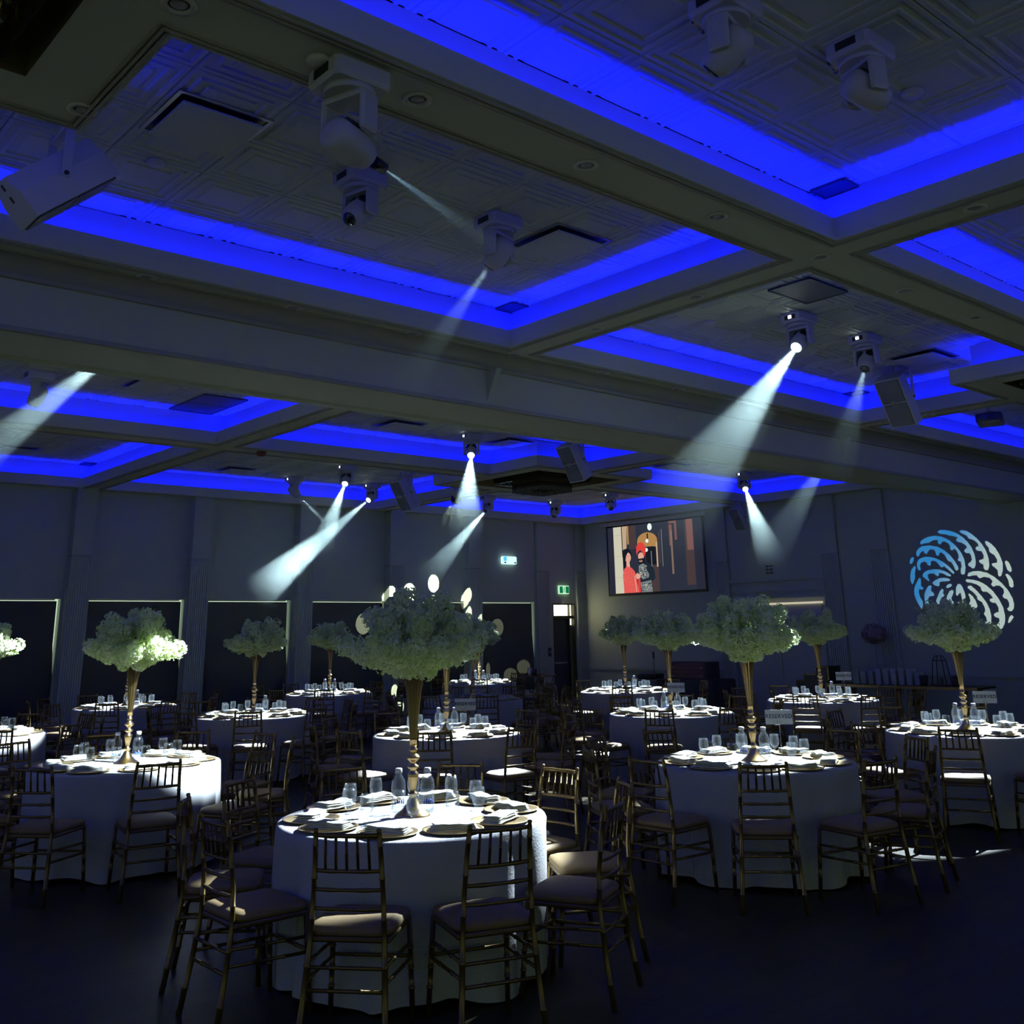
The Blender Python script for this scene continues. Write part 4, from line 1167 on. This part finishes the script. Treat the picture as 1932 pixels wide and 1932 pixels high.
def centre(loc, var, rz, label):
    t = thing('floral_centrepiece', label, 'centrepiece', loc, rz, 'tall floral centrepieces')
    v = child('vase_stem', V_BASE, t); child('vase_trumpet', V_TOP, t)
    child('blossom', CR[var][0], t, (0, 0, .80)); child('branches', CR[var][1], t, (0, 0, .80))
    return t

# reserved card on a wire stand
cu = bpy.data.curves.new('txt', 'FONT'); cu.body = 'RESERVED'; cu.size = .042; cu.align_x = 'CENTER'; cu.align_y = 'CENTER'; cu.offset = .0011; cu.space_character = 1.12; cu.extrude = .0006
to = bpy.data.objects.new('txt', cu); COL.objects.link(to); bpy.context.view_layer.update()
TXT = bpy.data.meshes.new_from_object(to.evaluated_get(bpy.context.evaluated_depsgraph_get())); bpy.data.objects.remove(to)
TXT.materials.clear(); TXT.materials.append(MATS['ink'])
TXT.transform(Matrix(((0, 0, -1, 0), (-1, 0, 0, 0), (0, 1, 0, 0), (0, 0, 0, 1))))
def reserved(x, y, label, yaw):
    t = thing('reserved_sign', label, 'table sign', (x, y, TH), yaw, 'reserved signs')
    mb = MB(); mb.lathe([(.03, 0), (.03, .004), (.004, .008)], 18); mb.tube([(0, 0, .004), (0, 0, .262)], .0022, 6)
    mb.tube([(-.004, .016*math.sin(2*PI*k/16), .278-.016*math.cos(2*PI*k/16)) for k in range(17)], .0018, 5, cap=False)
    mb.obj('wire_stand', 'steel', t)
    MB().box(.001, .003, -.105, .105, .265, .375).obj('card', 'card', t)
    child('lettering', TXT, t, (.0, 0, .325))

for ti, (tn, tx, ty, ph) in enumerate(TABLES):
    place(tp, (tx, ty, 0), 0, 'round banquet table under the white cloth, %s' % tn, 'table', 'banquet tables')
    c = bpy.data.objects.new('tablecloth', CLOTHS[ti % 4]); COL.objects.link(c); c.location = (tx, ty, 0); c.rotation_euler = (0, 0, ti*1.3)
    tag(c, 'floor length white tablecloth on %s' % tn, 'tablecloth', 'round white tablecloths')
    rnd = random.Random(50+ti)
    dist = math.hypot(tx, ty)
    full = ti in (0, 1, 2, 3, 4)
    cr_ = 1.22 if ti == 0 else 1.29 if ti == 2 else 1.33
    vd = Vector((tx, ty)).normalized(); rv = Vector((vd.y, -vd.x))
    for k in range(10):
        a = ph+36*k; pn = posname(a, tx, ty)
        if ti == 0: a = (-139.5, -106.5, -70, -33, 3, 39, 76, 112, 147, 182)[k]
        ar = R(a)
        jit = rnd.uniform(-5, 5)
        r_ = cr_+rnd.uniform(-.02, .05)-.205
        # seat centre radius
        px, py = tx+r_*math.cos(ar), ty+r_*math.sin(ar)
        o = place(chA if full else chB, (px, py, 0), R(a+180+jit), 'gold ballroom chair %s of %s' % (pn, tn), 'chair', 'gold ballroom chairs')
        a2 = R(a+rnd.uniform(-3, 3))
        qx, qy = tx+.575*math.cos(a2), ty+.575*math.sin(a2)
        place(ch_, (qx, qy, TH), 0, 'gold charger plate %s of %s' % (pn, tn), 'plate', 'gold charger plates')
        n_ = place(nap, (qx, qy, TH+.0145), R(a+90+rnd.uniform(-25, 25)), 'white folded napkin %s of %s' % (pn, tn), 'napkin', 'folded napkins')
        n_.data = NAP[rnd.randrange(3)]
        a3 = R(a+rnd.uniform(8, 16)); rg = .385+rnd.uniform(-.02, .03)
        place(gob, (tx+rg*math.cos(a3), ty+rg*math.sin(a3), TH), rnd.uniform(0, 6), 'stemmed water glass %s of %s' % (pn, tn), 'glass', 'stemmed water glasses')
    centre((tx, ty, TH), (0 if ti in (0,) else 1 if ti in (1, 2) else 2+ti % 2), ti*1.1+.4, 'white blossom centrepiece in a gold trumpet vase on %s' % tn)
    single = ti in (7, 9, 12, 13)
    for j, (u, w_) in enumerate([(-.085, .12), (.085, .11)] if not single else [(.15, .07)]):
        q = rv*u+vd*w_
        place(bot, (tx+q.x, ty+q.y, TH), math.atan2(-vd.y, -vd.x)-R(190)+.2, 'clear water bottle %s the vase on %s' % ('right of' if (j or single) else 'left of', tn), 'bottle', 'clear water bottles')
VY = lambda x, y: math.atan2(y, x)
reserved(7.22, 5.10, 'white RESERVED card on a wire stand on the front table right of centre', VY(7.2, 5.1)+.08)
reserved(10.24, 4.85, 'white RESERVED card on the table below the projected shell', VY(10.2, 4.8)+.1)
reserved(6.66+.02, 8.42, 'white RESERVED card on the table just behind the frontmost', VY(6.6, 8.4)-.05)
reserved(10.05, 8.55, 'white RESERVED card on the middle table under the screen', VY(10, 8.5)-.05)
reserved(13.45, 8.35, 'small white RESERVED card on the table before the console', VY(13.4, 8.4))
for o in (tp, chA, chB, gob, ch_, nap, bot): drop(o)

# ------------------------------------------------------------------ along the right wall
CX = 17.75
t = thing('console_table', 'long low console table with a gold rim and turned legs at the right wall', 'table', (CX, 9.9, 0))
MB().box(-.35, .35, -1.55, 1.25, .70, .735, '', bev=.01).obj('tabletop', 'dark_metal', t)
mb = MB(); mb.box(-.36, -.345, -1.55, 1.25, .69, .735); mb.obj('rim', 'gold', t)
for a in (-.28, .28):
    for b in (-1.3, -.1, 1.1):
        mb = MB(); mb.lathe([(.03, 0), (.04, .05), (.02, .1), (.035, .3), (.05, .42), (.025, .5), (.045, .6), (.045, .70)], 14, '', M=Matrix.Translation((a, b, 0))); mb.obj('leg', 'gold_paint', t)
rnd = random.Random(3)
for k in range(9):
    y = 10.75-k*.15
    h = .22+(.05 if k in (3, 4, 5, 6, 7) else 0)
    tag(MB().box(-.09, .09, -.05, .05, 0, h, '', bev=.006).obj('gift_bag', 'stack_paper', None, (CX+.05, y, .735)), 'pale paper gift bag, number %s from the left on the console' % ['one', 'two', 'three', 'four', 'five', 'six', 'seven', 'eight', 'nine'][k], 'gift bag', 'gift bags on the console')
t = thing('lantern', 'tall dark framed glass lantern on the console table', 'lantern', (CX, 9.12, .735))
mb = MB()
for a in (-.1, .1):
    for b in (-.13, .13): mb.tube([(a, b, 0), (a*.7, b*.65, .42), (a*.3, b*.35, .5)], .009, 6)
mb.box(-.11, .11, -.14, .14, 0, .02); mb.box(-.075, .075, -.09, .09, .41, .425); mb.box(-.035, .035, -.05, .05, .49, .5); mb.obj('frame', 'dark_metal', t)
mb = MB(); mb.add([(-.095, -.125, .02), (-.095, .125, .02), (-.07, .085, .41), (-.07, -.085, .41)], [(0, 1, 2, 3)]); mb.add([(.095, -.125, .02), (.095, .125, .02), (.07, .085, .41), (.07, -.085, .41)], [(0, 1, 2, 3)]); mb.obj('glass_pane', 'glass', t)
mb = MB(); mb.lathe([(.03, .02), (.03, .13), (.005, .135), (.003, .15)], 14); mb.obj('candle', 'grille', t)
for y, s_ in ((9.42, 'left'), (8.85, 'right')):
    tag(MB().lathe([(.05, 0), (.055, .01), (.085, .17), (.075, .17), (.04, .02)], 16).obj('flower_pot', 'black_plastic', None, (CX-.05, y, .735)), 'small black pot on the console, %s of the lantern' % s_, 'pot')
tag(MB().box(-.28, .28, -.3, .3, 0, .07, '', bev=.03).obj('folded_cloth', 'stack_paper', None, (CX, 8.62+.1, .735)), 'pale folded cloth at the right end of the console', 'cloth') if False else None
t = thing('wedding_flower_stand', 'dark pink flower ball on a clear stand against the right wall', 'flower stand', (18.4, 10.68, 0))
MB().lathe([(.0001, 0), (.14, 0), (.14, .012), (.02, .02), (.012, .03), (.012, 1.40), (.05, 1.42), (.0001, 1.42)], 14).obj('clear_stand', 'glass', t)
vs, fs = [], []; rnd = random.Random(11)
for k in range(1400):
    d = Vector((rnd.gauss(0, 1), rnd.gauss(0, 1), rnd.gauss(0, 1))).normalized(); r_ = .24*rnd.uniform(.6, 1.05)
    p_ = Vector((d.x*r_, d.y*r_, 1.60+d.z*r_*.8)); e1 = d.orthogonal().normalized(); e2 = d.cross(e1); s_ = .02*rnd.uniform(.6, 1.3)
    o = len(vs); vs += [p_+e1*s_, p_+e2*s_, p_-e1*s_, p_-e2*s_]; fs.append((o, o+1, o+2, o+3))
mb = MB(); mb.add(vs, fs); mb.obj('blossom', 'pink_flower', t)
t = thing('stepped_display', 'black stepped riser edged in gold left of the console', 'display stand', (CX, 11.62, 0))
st_ = [(-.45, .70, -.25), (-.25, .86, -.02), (-.02, 1.04, .28)]
mb = MB(); mb.box(-.2, .2, -.45, .3, 0, .68); 
mb.obj('pedestal', 'dark_cloth', t)
mb = MB(); g = MB()
for (a, z, b) in ((.12, .78, .3), (-.14, .90, .12), (-.42, 1.04, -.14)):
    mb.box(-.2, .2, a if a < b else b, b, .68, z)
    g.box(-.215, -.2, a, b, z-.02, z); g.box(-.215, -.2, b-.02, b, z-.14, z)
g.box(-.215, -.2, -.42, -.40, .8, 1.04)
mb.obj('steps', 'black_plastic', t); g.obj('gold_edge', 'gold', t)
# dark sound desk under black cloth, below the screen
t = thing('sound_desk', 'table with black floor length cloth below the screen, gear on it', 'table', (17.5, 14.35, 0))
mb = MB(); mb.box(-.4, .4, -.75, .75, .0, .76, '', bev=.03); mb.obj('black_cover', 'dark_cloth', t)
t = thing('equipment_rack', 'dark red fronted rack unit standing on the black covered desk', 'equipment', (17.45, 14.35, .76))
MB().box(-.2, .25, -.5, .5, 0, .34, '', bev=.01).obj('case', 'black_plastic', t)
mb = MB()
for k in range(4): mb.box(-.215, -.2, -.46, .46, .02+k*.08, .085+k*.08, '', bev=.004)
mb.obj('rack_panel', 'red_dark', t)
mb = MB()
for k in (0, 2): mb.box(-.23, -.21, -.43, -.35, .06+k*.08, .075+k*.08); mb.box(-.23, -.21, .33, .43, .06+k*.08, .075+k*.08)
mb.obj('handle', 'steel', t)
t = thing('low_table', 'dim grey covered table with gear below the screen, left of the desk', 'table', (17.7, 15.9, 0))
MB().box(-.35, .35, -.6, .6, 0, .72, '', bev=.03).obj('grey_cover', 'grille', t)
tag(MB().box(-.15, .15, -.35, .2, 0, .12, '', bev=.02).obj('mixing_box', 'black_plastic', None, (17.6, 15.75, .72)), 'black mixing console box on the grey covered table', 'equipment')
t = thing('desk_microphone', 'thin dark stand beside the red fronted rack', 'microphone stand', (17.2, 15.2, 0))
mb = MB(); mb.lathe([(.08, 0), (.08, .015), (.015, .03)], 18); mb.tube([(0, 0, .02), (0, 0, 1.15)], .008, 8); mb.obj('stand', 'dark_metal', t)
MB().lathe([(.0001, 1.15), (.02, 1.16), (.024, 1.27), (.02, 1.30), (.0001, 1.31)], 14).obj('microphone', 'dark_metal', t)
# bar table by the windows
t = thing('folding_tray_table', 'black folding tray stand before the window wall, left of the door', 'tray table', (16.0, 17.55, 0), .3)
MB().box(-.42, .42, -.25, .25, .80, .825, '', bev=.01).obj('tray', 'black_plastic', t)
for sg in (-1, 1):
    mb = MB(); mb.tube([(-.35, sg*.2, 0), (.35, sg*.2, .80)], .012, 6); mb.obj('leg', 'dark_metal', t)
    mb = MB(); mb.tube([(.35, sg*.18, 0), (-.35, sg*.18, .80)], .012, 6); mb.obj('leg', 'dark_metal', t)
tag(MB().lathe([(.045, 0), (.05, .01), (.055, .14), (.048, .14), (.042, .012)], 18).obj('coffee_pot', 'black_plastic', None, (15.85, 17.5, .825)), 'black round pot on the folding tray stand', 'pot')
tag(MB().lathe([(.035, 0), (.04, .01), (.045, .17), (.038, .17), (.032, .012)], 18).obj('steel_pitcher', 'steel', None, (15.65, 17.45, .825)), 'tall steel pitcher on the folding tray stand', 'pitcher')
